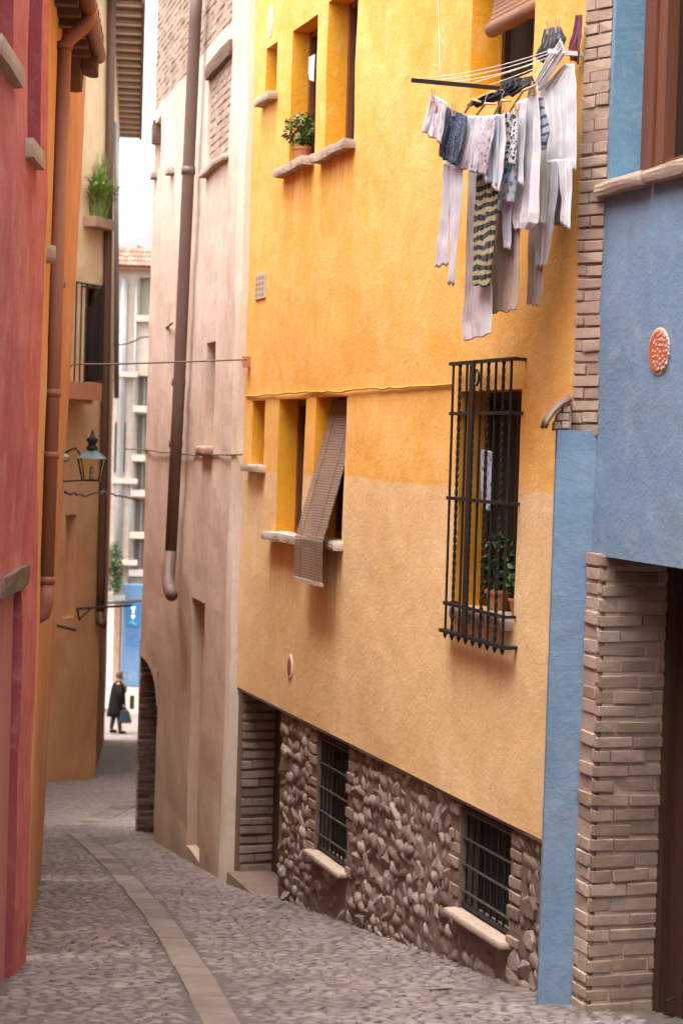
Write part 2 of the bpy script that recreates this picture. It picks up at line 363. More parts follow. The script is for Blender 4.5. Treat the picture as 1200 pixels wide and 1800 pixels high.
# glass that you can see through, for the lantern
m_lglass, nt_, b_ = new_mat('lantern_glass'); b_.inputs['Base Color'].default_value = (.95, .93, .85, 1); b_.inputs['Roughness'].default_value = .08
b_.inputs['Transmission Weight'].default_value = 1.0; b_.inputs['IOR'].default_value = 1.02

# ------------------------------------------------------------------ facades in plan
Yel = Fac((1.313, 11.10), (-.3235, 1))
Bas = Fac((1.313 + .05 * .951, 11.10 + .05 * .308), (-.3235, 1))         # basement stone, set back 5 cm
_t = Vector((4.904 - .3235 * 18.03, 18.03)) + Yel.n * .05
Tan = Fac((_t.x, _t.y), (-.235, 1))
Blu = Fac((1.4255, 10.965), (-.294, 1))
End = Fac((1.4255, 10.965), (-.1195, .135))
Red = Fac((-1.42, 0.0), (-.0394, 1), -1)
Ora = Fac((-.71 - .103 * 12.4, 12.4), (-.103, 1), -1, lean=.033, span=5.35)
Och = Fac((-5.05, 32.7), (.68, 1.6), -1)
Far = Fac((-9.5, 57.4), (1, .06), -1)

def subdivide(vals, step):
    vals = sorted(set(round(v, 5) for v in vals)); out = []
    for a, b in zip(vals, vals[1:]):
        k = max(1, int(math.ceil((b - a) / step))); out += [a + (b - a) * i / k for i in range(k)]
    return out + [vals[-1]]
def wall(name, fc, s0, s1, z0, z1, holes, mats, parent, step=.22, amp=.012, thick=.35, nsc=1.1, n=0.0, caps=True):
    """plastered wall sheet with real openings: holes = (s0, s1, z0, z1, depth, material index of the reveal)"""
    S = subdivide([s0, s1] + [h[0] for h in holes] + [h[1] for h in holes], step)
    Z = subdivide([z0, z1] + [h[2] for h in holes] + [h[3] for h in holes], step)
    S = [s for s in S if s0 - 1e-5 <= s <= s1 + 1e-5]; Z = [z for z in Z if z0 - 1e-5 <= z <= z1 + 1e-5]
    def P(s, z):
        p = fc.P(s, z, n); d = amp * (fbm(p, nsc, 4))
        return fc.P(s, z, n + d)
    mb = MB(); idx = {}
    def vi(i, j):
        if (i, j) not in idx: idx[(i, j)] = len(mb.v); mb.v.append(P(S[i], Z[j]))
        return idx[(i, j)]
    for i in range(len(S) - 1):
        for j in range(len(Z) - 1):
            cs, cz = (S[i] + S[i + 1]) / 2, (Z[j] + Z[j + 1]) / 2
            if any(h[0] < cs < h[1] and h[2] < cz < h[3] for h in holes): continue
            mb.f.append((vi(i, j), vi(i + 1, j), vi(i + 1, j + 1), vi(i, j + 1))); mb.m.append(0)
    for h in holes:
        a, b, c, d, dep, mi = h
        ss = [s for s in S if a - 1e-5 <= s <= b + 1e-5]; zz = [z for z in Z if c - 1e-5 <= z <= d + 1e-5]
        loop = [(s, c) for s in ss] + [(b, z) for z in zz[1:]] + [(s, d) for s in ss[::-1][1:]] + [(a, z) for z in zz[::-1][1:-1]]
        base = len(mb.v); L = len(loop)
        mb.v += [P(s, z) for s, z in loop] + [fc.P(s, z, n - dep) for s, z in loop]
        for k in range(L):
            k2 = (k + 1) % L; mb.f.append((base + k, base + k2, base + L + k2, base + L + k)); mb.m.append(mi)
    if caps:
        for s in (s0, s1):
            b0 = len(mb.v)
            for z in Z: mb.v += [P(s, z), fc.P(s, z, n - thick)]
            for j in range(len(Z) - 1): mb.f.append((b0 + 2 * j, b0 + 2 * j + 1, b0 + 2 * j + 3, b0 + 2 * j + 2)); mb.m.append(0)
        for z in (z0, z1):
            b0 = len(mb.v)
            for s in S: mb.v += [P(s, z), fc.P(s, z, n - thick)]
            for j in range(len(S) - 1): mb.f.append((b0 + 2 * j, b0 + 2 * j + 1, b0 + 2 * j + 3, b0 + 2 * j + 2)); mb.m.append(0)
    return mb.build(name, mats, parent)

def rough_box(mb, fc, s0, s1, n0, n1, z0, z1, jit=.012, seed=0.0, k=(6, 3, 2)):
    """a hand-cut stone: a box with worn, wavy faces"""
    bm = bmesh.new(); bmesh.ops.create_cube(bm, size=1.0)
    bmesh.ops.subdivide_edges(bm, edges=bm.edges[:], cuts=2, use_grid_fill=True)
    bm.verts.ensure_lookup_table(); vs = []
    for v in bm.verts:
        c = v.co * 2; q = Vector((c.x, c.y, c.z)); cr = sum(1 for t in q if abs(t) > .99)
        shrink = 1.0 if cr < 2 else (.965 if cr == 2 else .93)
        s = (s0 + s1) / 2 + q.x * (s1 - s0) / 2 * (shrink if s1 - s0 < .3 else 1 - (1 - shrink) * .4)
        nn = (n0 + n1) / 2 + q.y * (n1 - n0) / 2 * shrink; z = (z0 + z1) / 2 + q.z * (z1 - z0) / 2 * shrink
        p = fc.P(s, z, nn); w = Vector((seed * 3.1, seed, 0)); h = noise.noise_vector(p * 9 + w) * jit
        vs.append(p + h)
    mb.add(vs, [tuple(v.index for v in f.verts) for f in bm.faces]); bm.free(); return mb

# shared piece meshes
def hull_mesh(name, pts, mat, smooth=False):
    bm = bmesh.new()
    for p in pts: bm.verts.new(p)
    r = bmesh.ops.convex_hull(bm, input=bm.verts[:]); bmesh.ops.delete(bm, geom=[g for g in r['geom_interior'] if isinstance(g, bmesh.types.BMVert)], context='VERTS')
    me = bpy.data.meshes.new(name); bm.to_mesh(me); bm.free(); me.materials.append(mat)
    if smooth: me.polygons.foreach_set('use_smooth', [True] * len(me.polygons))
    return me
def stone_pts(rnd, k, sq=2.6):
    pts = []
    for _ in range(k):
        v = Vector((rnd.gauss(0, 1), rnd.gauss(0, 1), rnd.gauss(0, 1))).normalized()
        m = (abs(v.x) ** sq + abs(v.y) ** sq + abs(v.z) ** sq) ** (1 / sq); pts.append(v / m * rnd.uniform(.86, 1.0) * .5)
    return pts
def brick_pts(rnd):
    pts = []
    for sx in (-1, 1):
        for sy in (-1, 1):
            for sz in (-1, 1):
                j = lambda: rnd.uniform(-.05, .018)
                for ax in range(3):
                    c = [sx * .5, sy * .5, sz * .5]; e = [.016, .05, .09]
                    c[ax] -= math.copysign(e[ax] * rnd.uniform(.5, 1.4), c[ax])
                    pts.append(Vector((c[0] + j() * .5, c[1] + j(), c[2] + j() * 1.6)))
    return pts
_r = random.Random(3)
RUB_P = [stone_pts(_r, 20 + (i % 3) * 3, 3.0 if i % 2 == 0 else 4.6) for i in range(12)]
COB_P = [stone_pts(_r, 24, 8.0) for _ in range(10)]
BRK_P = [brick_pts(_r) for _ in range(8)]
RUB = [hull_mesh('rubble_stone', p, m_rubble, i % 2 == 0) for i, p in enumerate(RUB_P)]
COB = [hull_mesh('cobble', p, m_cobble, True) for p in COB_P]
def hull_lists(ps):
    out = []
    for p in ps:
        bm = bmesh.new()
        for q in p: bm.verts.new(q)
        r = bmesh.ops.convex_hull(bm, input=bm.verts[:]); bmesh.ops.delete(bm, geom=[g for g in r['geom_interior'] if isinstance(g, bmesh.types.BMVert)], context='VERTS')
        bm.verts.ensure_lookup_table(); bm.verts.index_update()
        out.append(([v.co.copy() for v in bm.verts], [tuple(v.index for v in f.verts) for f in bm.faces])); bm.free()
    return out
RUB_L, COB_L, BRK_L = hull_lists(RUB_P), hull_lists(COB_P), hull_lists(BRK_P)
BRK = {}
def brick_meshes(mat):
    if mat.name not in BRK: BRK[mat.name] = [hull_mesh('brick', p, mat) for p in BRK_P]
    return BRK[mat.name]

def lay(items, parent, name, meshes, lists, mat, limit=300, smooth=False):
    """items: (loc, rotation matrix, scale, variant). The largest in view become objects, the rest one joined part."""
    def size(it):
        x, y, w = proj(it[0]); vis = -40 < x < 1240 and -40 < y < 1840 and w > 0
        return (1 if vis else 0, max(it[2]) / max(w, .1))
    items = sorted(items, key=size, reverse=True)
    nvis = sum(1 for it in items if size(it)[0])
    k = min(limit, nvis)
    for loc, rot, scl, v in items[:k]: piece(name, meshes[v], parent, loc, rot, scl)
    if items[k:]:
        mb = MB()
        for loc, rot, scl, v in items[k:]:
            vs, fs = lists[v]
            mb.add([rot @ Vector((p.x * scl[0], p.y * scl[1], p.z * scl[2])) + loc for p in vs], fs)
        o = mb.build(name + '_infill', mat, parent, smooth=smooth); o['kind'] = 'stuff'
def frot(fc):                                   # local x along the facade, y along -n, z up
    return Matrix(((fc.d.x, -fc.n.x, 0), (fc.d.y, -fc.n.y, 0), (0, 0, 1)))
def bricks(fc, s0, s1, z0, z1, parent, mat, ch=.085, bh=.055, bl=.27, n=0.0, depth=.1, seed=1, limit=300, header=None, jit=.006, skip=None):
    rnd = random.Random(seed); items = []; z = z0; row = 0; R = frot(fc)
    while z < z1 - .01:
        h = bh * rnd.uniform(.88, 1.1); s = s0 - (bl * .5 if row % 2 else 0) + rnd.uniform(-.02, .02) * (0 if s1 - s0 < bl else 1)
        while s < s1 - .015:
            L = bl * rnd.uniform(.86, 1.1); a, b = max(s, s0), min(s + L, s1)
            if s1 - b < .05: b = s1
            if b - a > .03:
                c = (a + b) / 2; zz = z + ch / 2
                if not (skip and skip(c, zz)):
                    nn = n - depth / 2 + rnd.uniform(-jit, jit) * 1.6
                    q = fc.P(c, zz + rnd.uniform(-.004, .004), nn)
                    rot = R @ Matrix.Rotation(rnd.uniform(-.025, .025), 3, 'Y') @ Matrix.Rotation(rnd.uniform(-.03, .03), 3, 'Z')
                    items.append((q, rot, (b - a - .012, depth, h), rnd.randrange(8)))
            s = b + .001 if b == s1 else s + L
        z += ch * rnd.uniform(.95, 1.05); row += 1
    lay(items, parent, 'brick', brick_meshes(mat), BRK_L, mat, limit)

# ================================================================== GROUND
gm, nt, b = new_mat('street_ground')
pos = nt.nodes.new('ShaderNodeNewGeometry').outputs['Position']
vo = nt.nodes.new('ShaderNodeTexVoronoi'); vo.feature = 'DISTANCE_TO_EDGE'; nt.links.new(vmul(nt, pos, (1, 1, .2)), vo.inputs['Vector']); vo.inputs['Scale'].default_value = 7.5
vc = nt.nodes.new('ShaderNodeTexVoronoi'); nt.links.new(vmul(nt, pos, (1, 1, .2)), vc.inputs['Vector']); vc.inputs['Scale'].default_value = 7.5
sepc = nt.nodes.new('ShaderNodeSeparateColor'); nt.links.new(vc.outputs['Color'], sepc.inputs[0])
stone = mixc(nt, sepc.outputs[0], (.17, .13, .11), (.25, .2, .175))
sep = nt.nodes.new('ShaderNodeSeparateXYZ'); nt.links.new(pos, sep.inputs[0])
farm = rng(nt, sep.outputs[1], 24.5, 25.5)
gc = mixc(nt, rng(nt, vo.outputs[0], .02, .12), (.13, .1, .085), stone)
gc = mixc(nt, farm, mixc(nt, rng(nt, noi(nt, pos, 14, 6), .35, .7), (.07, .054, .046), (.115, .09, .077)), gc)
nt.links.new(gc, b.inputs['Base Color']); b.inputs['Roughness'].default_value = .85
bump(nt, b, mth(nt, 'ADD', mth(nt, 'MULTIPLY', rng(nt, vo.outputs[0], 0, .15), farm), mth(nt, 'MULTIPLY', noi(nt, pos, 40, 5), .5)), .6, .02)
YS = subdivide([-60, -12, 0, 8], 4) + subdivide([8.4, 30], .4) + subdivide([30.5, 62], 1.0) + [80, 120, 200, 400]
XS = [-200, -60, -20] + subdivide([-12, 6], .6) + [20, 60, 200]
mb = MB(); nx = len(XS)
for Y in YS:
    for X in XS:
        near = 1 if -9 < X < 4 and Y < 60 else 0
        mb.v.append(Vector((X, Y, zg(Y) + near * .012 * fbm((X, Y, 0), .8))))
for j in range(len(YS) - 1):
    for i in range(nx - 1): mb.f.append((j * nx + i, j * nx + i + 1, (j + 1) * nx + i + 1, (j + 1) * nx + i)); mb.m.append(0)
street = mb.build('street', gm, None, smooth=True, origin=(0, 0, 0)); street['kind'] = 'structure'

# the pale slab strip down the middle of the lane
LE = [gpx(121, 1467), gpx(250, 1608), gpx(354, 1800)]; RE = [gpx(150, 1467), gpx(293, 1604), gpx(423, 1800)]
def edge(E, Y):
    (y0, x0), (y1, x1), (y2, x2) = [(p.y, p.x) for p in E]
    return x0 * (Y - y1) * (Y - y2) / ((y0 - y1) * (y0 - y2)) + x1 * (Y - y0) * (Y - y2) / ((y1 - y0) * (y1 - y2)) + x2 * (Y - y0) * (Y - y1) / ((y2 - y0) * (y2 - y1))
Ymax = max(LE[0].y, RE[0].y)
def slope_at(Y): return (zg(Y + .1) - zg(Y - .1)) / .2
rnd = random.Random(5); y = 8.2; kk = 0
while y < Ymax - .1:
    L = rnd.uniform(.42, .72); y1 = min(y + L, Ymax); g = .008
    mb = MB(); j = lambda: rnd.uniform(-.006, .006)
    top = [(edge(LE, y + g) + j(), y + g), (edge(RE, y + g) + j(), y + g), (edge(RE, y1 - g) + j(), y1 - g), (edge(LE, y1 - g) + j(), y1 - g)]
    h = .012 + rnd.uniform(-.003, .003)
    mb.hexa([(p[0], p[1], zg(p[1]) - .06) for p in top] + [(p[0], p[1], zg(p[1]) + h) for p in top])
    mb.build('paving_slab', m_slab, street, bevel=.008); y = y1
# a second row of slabs running off to the arched doorway
A0, A1 = gpx(158, 1446), gpx(247, 1404)
for k in range(6):
    t0, t1 = k / 6 + .004, (k + 1) / 6 - .004
    p0, p1 = A0.lerp(A1, t0), A0.lerp(A1, t1); dv = (A1 - A0).normalized(); pv = Vector((-dv.y, dv.x, 0)).normalized() * .17
    c = [p0 - pv, p1 - pv, p1 + pv, p0 + pv]
    mb = MB(); mb.hexa([(q.x, q.y, zg(q.y) - .06) for q in c] + [(q.x, q.y, zg(q.y) + .014) for q in c])
    mb.build('paving_slab', m_slab, street, bevel=.008)
# cobbles
rnd = random.Random(11); items = []
def leftX(Y):
    if Y < 12.2: return Red.P(Red.sY(Y), 0).x
    if Y < 17.7: return Ora.P(Ora.sY(Y), zg(Y)).x
    return -2.68 - (Y - 17.7) * .16
def rightX(Y):
    if Y < 11.1: return 1.45 + (11.1 - Y) * .3
    if Y < 18.03: return 4.904 - .3235 * Y + .06
    return Tan.P(Tan.sY(Y), 0).x
y = 9.0; row = 0
crossline = [gpx(210, 1643).y, gpx(430, 1729).y]
while y < 25.4:
    dy = rnd.uniform(.048, .07); x = leftX(y) - .03 + rnd.uniform(0, .08); xr = rightX(y) + .03
    big = any(abs(y - c) < .05 for c in crossline)
    while x < xr:
        w = rnd.uniform(.28, .45) if big else rnd.uniform(.06, .15)
        xc = x + w / 2; yc = y + rnd.uniform(-.012, .012) * (0 if big else 1) + .012 * math.sin(x * 3 + row)
        inside = yc < Ymax + .03 and edge(LE, yc) - .45 * w < xc < edge(RE, yc) + .45 * w
        if not inside:
            sl = math.atan(slope_at(yc)); rot = Matrix.Rotation(sl + rnd.uniform(-.1, .1), 3, 'X') @ Matrix.Rotation(rnd.uniform(-.09, .09), 3, 'Y') @ Matrix.Rotation(rnd.uniform(-.16, .16) * (0 if big else 1), 3, 'Z')
            items.append((Vector((xc, yc, zg(yc) + rnd.uniform(-.012, -.004))), rot, (w * 1.0, dy * 1.02, rnd.uniform(.03, .04)), rnd.randrange(10)))
        x += w
    y += dy; row += 1
lay(items, street, 'cobble', COB, COB_L, m_cobble, 300, smooth=True)

# ================================================================== YELLOW HOUSE
def rect(fc, x0, x1, yt, yb):
    """opening from its left/right pixel columns at mid height and its top/bottom rows at the column between"""
    ym = (max(yt, -200) + yb) / 2; xm = (x0 + x1) / 2
    sa = fc.px(x0, ym)[0]; sb = fc.px(x1, ym)[0]
    return (min(sa, sb), max(sa, sb), fc.px(xm, yb)[1], fc.px(xm, yt)[1])
yh = thing('yellow_house', 'tall yellow plastered house with a bare stone basement, laundry rack and barred window', 'house', (*Yel.P(3.6, 0, -.3).xy, zg(14)))
SE = Yel.sY(18.03); ZB = -2.30
U1, U2, U3 = rect(Yel, 468, 487, 80, 168), rect(Yel, 511, 555, 42, 284), rect(Yel, 574, 625, -12, 258)
L1, L2, L3 = rect(Yel, 443, 464, 704, 820), rect(Yel, 487, 534, 701, 941), rect(Yel, 552, 605, 697, 950)
G1 = rect(Yel, 803, 909, 686, 1078); T1 = rect(Yel, 830, 940, -110, 148)
m_yellow = plaster('yellow_plaster', (.72, .36, .075), (.79, .45, .15), low=((.70, .45, .205), (.78, .55, .31)), zsplit=-.262, streak=.12, stain=(.74, .33, .03), drips=(Yel, [(r[0] - .05, r[1] + .12, r[2] - .06, L_) for r, L_ in ((U1, .5), (U2, .9), (U3, .8), (L1, .5), (L2, .9), (L3, .9), (G1, .7))]))
holes = [(*U1, .2, 1), (*U2, .2, 1), (*U3, .22, 1), (*L1, .2, 1), (*L2, .22, 1), (*L3, .24, 1), (*G1, .24, 1), (*T1, .26, 1)]
yw = wall('plaster_wall', Yel, 0, SE, ZB, 8.0, holes, [m_yellow, m_amber], yh, step=.16, amp=.011, thick=.3)
def pane(fc, r, dep, parent, frame=.05, mat=m_glass, fmat=m_frame, name='window', mull=True):
    a, b, c, d = r
    mb = MB(); mb.fbox(fc, a - .02, b + .02, -dep - .06, -dep + .005, c - .02, d + .02)
    w = mb.build(name, mat, parent)
    if frame:
        fb = MB(); n0, n1 = -dep - .01, -dep + .045
        fb.fbox(fc, a, a + frame, n0, n1, c, d); fb.fbox(fc, b - frame, b, n0, n1, c, d)
        fb.fbox(fc, a + frame, b - frame, n0, n1 - .003, c, c + frame); fb.fbox(fc, a + frame, b - frame, n0, n1 - .003, d - frame, d)
        if mull: fb.fbox(fc, (a + b) / 2 - frame * .4, (a + b) / 2 + frame * .4, n0, n1 - .006, c + frame, d - frame)
        fb.build('window_frame', fmat, w)
    return w
for r, dp in ((U1, .2), (U2, .2), (U3, .22), (L1, .2), (L2, .22), (L3, .24)): pane(Yel, r, dp, yh)
pane(Yel, T1, .26, yh, mat=m_dark, fmat=m_door)
pane(Yel, G1, .24, yh, mat=m_dark, fmat=m_door)
def sill(fc, r, parent, h=.07, out=.1, over=(.1, .06), mat=m_stone, seed=1, name='sill', zoff=0.0, jit=.014):
    a, b, c, d = r; mb = MB()
    mid = a + (b - a) * .52
    if b - a > .45:
        rough_box(mb, fc, a - over[0], mid - .004, -.12, out, c - h + zoff, c + .012 + zoff, jit, seed)
        rough_box(mb, fc, mid + .004, b + over[1], -.12, out * .95, c - h - .006 + zoff, c + .008 + zoff, jit, seed + 4)
    else: rough_box(mb, fc, a - over[0], b + over[1], -.12, out, c - h + zoff, c + .012 + zoff, jit, seed)
    return mb.build(name, mat, parent)
sill(Yel, U1, yh, .06, .09, (.06, .1), seed=1); sill(Yel, U2, yh, .065, .10, (.0, .16), seed=2); sill(Yel, U3, yh, .065, .10, (.06, .09), seed=3)
sill(Yel, L1, yh, .05, .08, (.08, .1), m_palest, seed=4); sill(Yel, L2, yh, .06, .1, (.06, .14), m_palest, seed=5); sill(Yel, L3, yh, .06, .09, (.04, .06), m_palest, seed=6)
sill(Yel, (G1[0] + .02, G1[1] - .02, G1[2], G1[3]), yh, .07, .05, (0, 0), m_stone, seed=7)
# vent grille of brick, pale oval plates
def oval(fc, x, y, w, h, mat, parent, name, n=.012, t=.02, seg=20, squash=1):
    s, z = fc.px(x, y); mb = MB(); vs = []
    for dn, k in ((n - t, 1), (n, 1), (n + .004, .93)):
        for i in range(seg):
            a = 2 * math.pi * i / seg; vs.append(fc.P(s + math.cos(a) * w / 2 * k, z + math.sin(a) * h / 2 * k, dn))
    fs = [tuple(2 * seg + i for i in range(seg))]
    for q in range(2):
        for i in range(seg): i2 = (i + 1) % seg; fs.append((q * seg + i, q * seg + i2, (q + 1) * seg + i2, (q + 1) * seg + i))
    return mb.add(vs, fs).build(name, mat, parent)
s, z = Yel.px(459, 503); vb = MB(); vb.fbox(Yel, s - .17, s + .17, -.02, .014, z - .115, z + .115); vent = vb.build('air_vent', m_palest, yh)
for k in range(4):
    for q in range(3):
        mb = MB(); mb.fbox(Yel, s - .14 + q * .1, s - .14 + q * .1 + .075, .012, .0155, z - .09 + k * .05, z - .09 + k * .05 + .028); mb.build('vent_slot', m_brown, vent)
def plate(fc, x, y, w, h, parent, em=None):
    o = oval(fc, x, y, w, h, m_tanpale, parent, 'house_plaque', n=.004, t=.016)
    if em: oval(fc, x, y, w * .62, h * .72, em, o, 'plaque_emblem', n=.010, t=.004)
    return o
plate(Yel, 476, 38, .15, .3, yh, m_tan); plate(Yel, 510, 1172, .15, .215, yh, m_redrev)
# --- basement of rubble and brick
DW = (Bas.px(493, 1380)[0], Bas.px(426, 1380)[0]); DW = (DW[0], SE - .1)
B1 = (Bas.px(611, 1410)[0], Bas.px(555, 1410)[0], Bas.px(582, 1516)[1], ZB)
B2 = (Bas.px(897, 1530)[0], Bas.px(807, 1530)[0], Bas.px(850, 1628)[1], ZB)
ZG0 = zg(18.4) - .4
bw = wall('basement_wall', Bas, .0, SE + .06, ZG0, ZB + .03, [(DW[0], DW[1] - .001, ZG0 + .001, ZB + .029, .32, 0), (B1[0], B1[1], B1[2], ZB + .029, .14, 0), (B2[0], B2[1], B2[2], ZB + .029, .14, 0)], [m_mortarb], yh, step=.1, amp=.012, thick=.2, nsc=5.0)
mb = MB(); mb.fbox(Yel, 0, SE, -.3, -.004, ZB - .022, ZB - .002); mb.build('lintel_beam', m_wood, yh)
# doorway: brick reveal on the far jamb, dark plank door
mb = MB(); mb.fbox(Bas, DW[0] - .02, DW[1] + .05, -.40, -.31, ZG0, ZB + .05); dd = mb.build('door', m_dark, yh)
for k in range(5):
    w_ = (DW[1] - DW[0]) / 5; mb = MB(); mb.fbox(Bas, DW[0] + k * w_ + .006, DW[0] + (k + 1) * w_ - .006, -.31, -.29, ZG0 + .3, ZB - .02); mb.build('plank', m_door, dd)
far_j = Fac(tuple(Bas.P(DW[1] - .06, 0, 0).xy), (-Bas.n.x, -Bas.n.y))       # the far jamb, facing the camera
if far_j.n.dot(Vector((0, -1))) < 0: far_j = Fac(tuple(Bas.P(DW[1] - .06, 0, 0).xy), (-Bas.n.x, -Bas.n.y), -1)
mb = MB(); mb.fbox(far_j, -.03, .33, -.2, -.02, ZG0, ZB + .02); jw = mb.build('door_jamb', m_mortard, yh)
bricks(far_j, -.02, .32, zg(18) - .05, ZB, jw, m_brickd, ch=.088, bh=.06, bl=.3, depth=.12, n=.0, seed=4)
mb = MB(); rough_box(mb, Bas, DW[0] - .05, DW[1], -.44, .14, zg(17.6) - .3, zg(17.3) + .05, .012, 2); mb.build('threshold', m_mortarb, yh)
# rubble
rnd = random.Random(21); items = []; z = ZG0 + .1; Rf = frot(Bas)
def in_holes(s, z, pad=0.0):
    for (a, b_, c, d) in ((DW[0], DW[1], -9, 0), (B1[0], B1[1], B1[2] - .08, 0), (B2[0], B2[1], B2[2] - .08, 0)):
        if a - pad < s < b_ + pad and c < z < d: return True
    return False
def jambzone(s, z):
    for (a, b_, c, d) in ((B1[0], B1[1], B1[2] - .05, 0), (B2[0], B2[1], B2[2] - .05, 0)):
        if (a - .17 < s < a or b_ < s < b_ + .17) and z > c: return True
    return False
def dirtzone(s, z):
    for (a, b_, c) in ((B1[0], B1[1], B1[2]), (B2[0], B2[1], B2[2])):
        if a - .1 < s < b_ + .1 and z < c - .05: return True
    return False
while z < ZB - .02:
    h = rnd.uniform(.075, .13); s = -.03
    while s < SE:
        w = rnd.choice((rnd.uniform(.06, .12), rnd.uniform(.1, .25))); c = s + w / 2; zz = z + rnd.uniform(-.02, .02)
        if zz > zg(Bas.P(c, 0).y) - .06 and not in_holes(c, zz, .02) and not jambzone(c, zz)  and not (dirtzone(c, zz) and rnd.random() < .45):
            rot = Rf @ Matrix.Rotation(rnd.uniform(-.55, .55), 3, 'Y') @ Matrix.Rotation(rnd.uniform(-.12, .12), 3, 'X')
            items.append((Bas.P(c, zz, rnd.uniform(-.044, -.02)), rot, (w * rnd.uniform(1.0, 1.25), rnd.uniform(.1, .13), h * rnd.uniform(1.05, 1.4)), rnd.randrange(12)))
        s += w * .88
    z += h * .84
lay(items, bw, 'rubble_stone', RUB, RUB_L, m_rubble, 300, smooth=True)
for i, (a, b_, c, d) in enumerate((B1, B2)):
    for k, (p, q) in enumerate(((a - .17, a), (b_, b_ + .17))):
        bricks(Bas, p, q, c - .02, ZB - .02, bw, m_brickd, ch=.09, bh=.062, bl=.26, depth=.12, n=.01, seed=30 + i * 2 + k, jit=.01)
    mb = MB(); mb.fbox(Bas, a - .08, b_ + .08, -.1, -.004, ZG0, c - .05); mb.build('render_patch', m_dirt, bw)
    wn_ = thing_w = None
    mb = MB(); mb.fbox(Bas, a - .02, b_ + .02, -.2, -.14, c - .02, d + .02); wd = mb.build('basement_window', m_dark, yh)
    mb = MB(); rough_box(mb, Bas, a - .06, b_ + .05, -.14, .09, c - .035, c + .01, .008, 8 + i); mb.build('sill', m_stone, wd)
    gr = MB(); n_ = -.03
    gr.fbox(Bas, a + .005, b_ - .005, n_ - .012, n_ + .012, c + .03, c + .055); gr.build('grille_rail', m_iron, wd); gr = MB(); gr.fbox(Bas, a + .005, b_ - .005, n_ - .012, n_ + .012, ZB - .09, ZB - .065)
    go = gr.build('grille_rail', m_iron, wd)
    nv = 8
    for k in range(nv):
        s = a + (b_ - a) * (k + .5) / nv; mb = MB(); mb.tube([Bas.P(s, c + .02, n_), Bas.P(s, ZB - .05, n_)], .009, 6); mb.build('bar', m_iron, wd)
    nh = 5 if i == 0 else 4
    for k in range(nh):
        zz = c + (ZB - c) * (k + .75) / (nh + .3); mb = MB(); mb.fbox(Bas, a + .003, b_ - .003, n_ + .002, n_ + .014, zz - .006, zz + .006); mb.build('cross_bar', m_zincd, wd)

# --- barred window: the cage stands off the wall
s0, zt = Yel.px(900, 634, .07); s1, _ = Yel.px(796, 640, .07); _, zb = Yel.px(846, 1130, .07)
cg = thing('window_cage', 'black wrought iron cage over the tall window under the laundry', 'window grille', Yel.P((s0 + s1) / 2, zb, .08))
NN = .07
mb = MB(); mb.fbox(Yel, s0 - .05, s1 + .05, NN - .02, NN + .012, zt, zt + .022); mb.fbox(Yel, s0 - .04, s0 - .015, -.02, NN - .021, zt, zt + .02); mb.fbox(Yel, s1 + .015, s1 + .04, -.02, NN - .021, zt, zt + .02)
mb.build('top_rail', m_iron, cg)
mb = MB(); mb.fbox(Yel, s0 - .06, s1 + .06, NN - .03, NN + .02, zb, zb + .022); mb.fbox(Yel, s0 - .06, s0 - .02, -.02, NN - .031, zb, zb + .02); mb.fbox(Yel, s1 + .02, s1 + .06, -.02, NN - .031, zb, zb + .02)
mb.build('bottom_rail', m_iron, cg)
nb = 9
for k in range(nb):
    s = s0 + .01 + (s1 - s0 - .02) * k / (nb - 1); mb = MB()
    if k in (1, 3, 5, 7):          # twisted bars
        L_ = int((zt - zb) / .018); vs = []; fs = []
        for i in range(L_ + 1):
            zz = zb + .01 + (zt - zb) * i / L_; a = i * .55
            for q in range(4): vs.append(Yel.P(s + .012 * math.cos(a + q * math.pi / 2), zz, NN + .012 * math.sin(a + q * math.pi / 2)))
        for i in range(L_):
            for q in range(4): q2 = (q + 1) % 4; fs.append((i * 4 + q, i * 4 + q2, i * 4 + 4 + q2, i * 4 + 4 + q))
        mb.add(vs, fs)
    else: mb.tube([Yel.P(s, zb + .01, NN), Yel.P(s, zt + .01, NN)], .0095, 6)
    mb.build('bar', m_iron, cg)
    mb = MB(); mb.tube([Yel.P(s, zb + .004, NN), Yel.P(s, zb - .012, NN), Yel.P(s, zb - .04, NN)], [.012, .017, .003], 6); mb.build('spike', m_iron, cg)
sm = s0 + (s1 - s0) * .61; mb = MB(); mb.fbox(Yel, sm - .035, sm + .035, NN + .012, NN + .024, zb + .02, zt + .02); mb.build('gate_stile', m_iron, cg)
mb = MB(); mb.tube([Yel.P(sm - .06 + .035 * math.cos(a), zt - .09 + .05 * math.sin(a), NN + .01) for a in [i * .5 for i in range(12)]], .007, 6); mb.build('scroll', m_iron, cg)
for zz in (zb + .27 * (zt - zb) - .28, zb + .505 * (zt - zb), zb + .82 * (zt - zb)):
    mb = MB(); mb.fbox(Yel, s0 - .01, s1 + .01, NN - .006, NN + .016, zz - .011, zz + .011)
    mb.fbox(Yel, s0 - .02, s0, -.02, NN - .007, zz - .009, zz + .009); mb.fbox(Yel, s1, s1 + .02, -.02, NN - .007, zz - .009, zz + .009); mb.build('cross_rail', m_iron, cg)

# ================================================================== BLUE HOUSE AND BRICK EDGE
bh = thing('blue_house', 'blue plastered house with a brick doorway and brown window at the right edge', 'house', (*Blu.P(-.8, 0, -.3).xy, zg(10)))
doorT = Blu.px(1100, 984)[1]
jam = Blu.px(1040, 1500)[0]                                     # far jamb of the doorway
winL = Blu.px(1074, 200)[0]; winB = Blu.px(1130, 318)[1] + .05
bwall = wall('plaster_wall', Blu, -14, 0.0, -3.9, 6.5, [(-2.2, jam, -3.899, doorT, .42, 0), (-1.55, winL, winB, 3.6, .2, 1)], [m_blue, m_bluereveal], bh, step=.14, amp=.012, thick=.3)
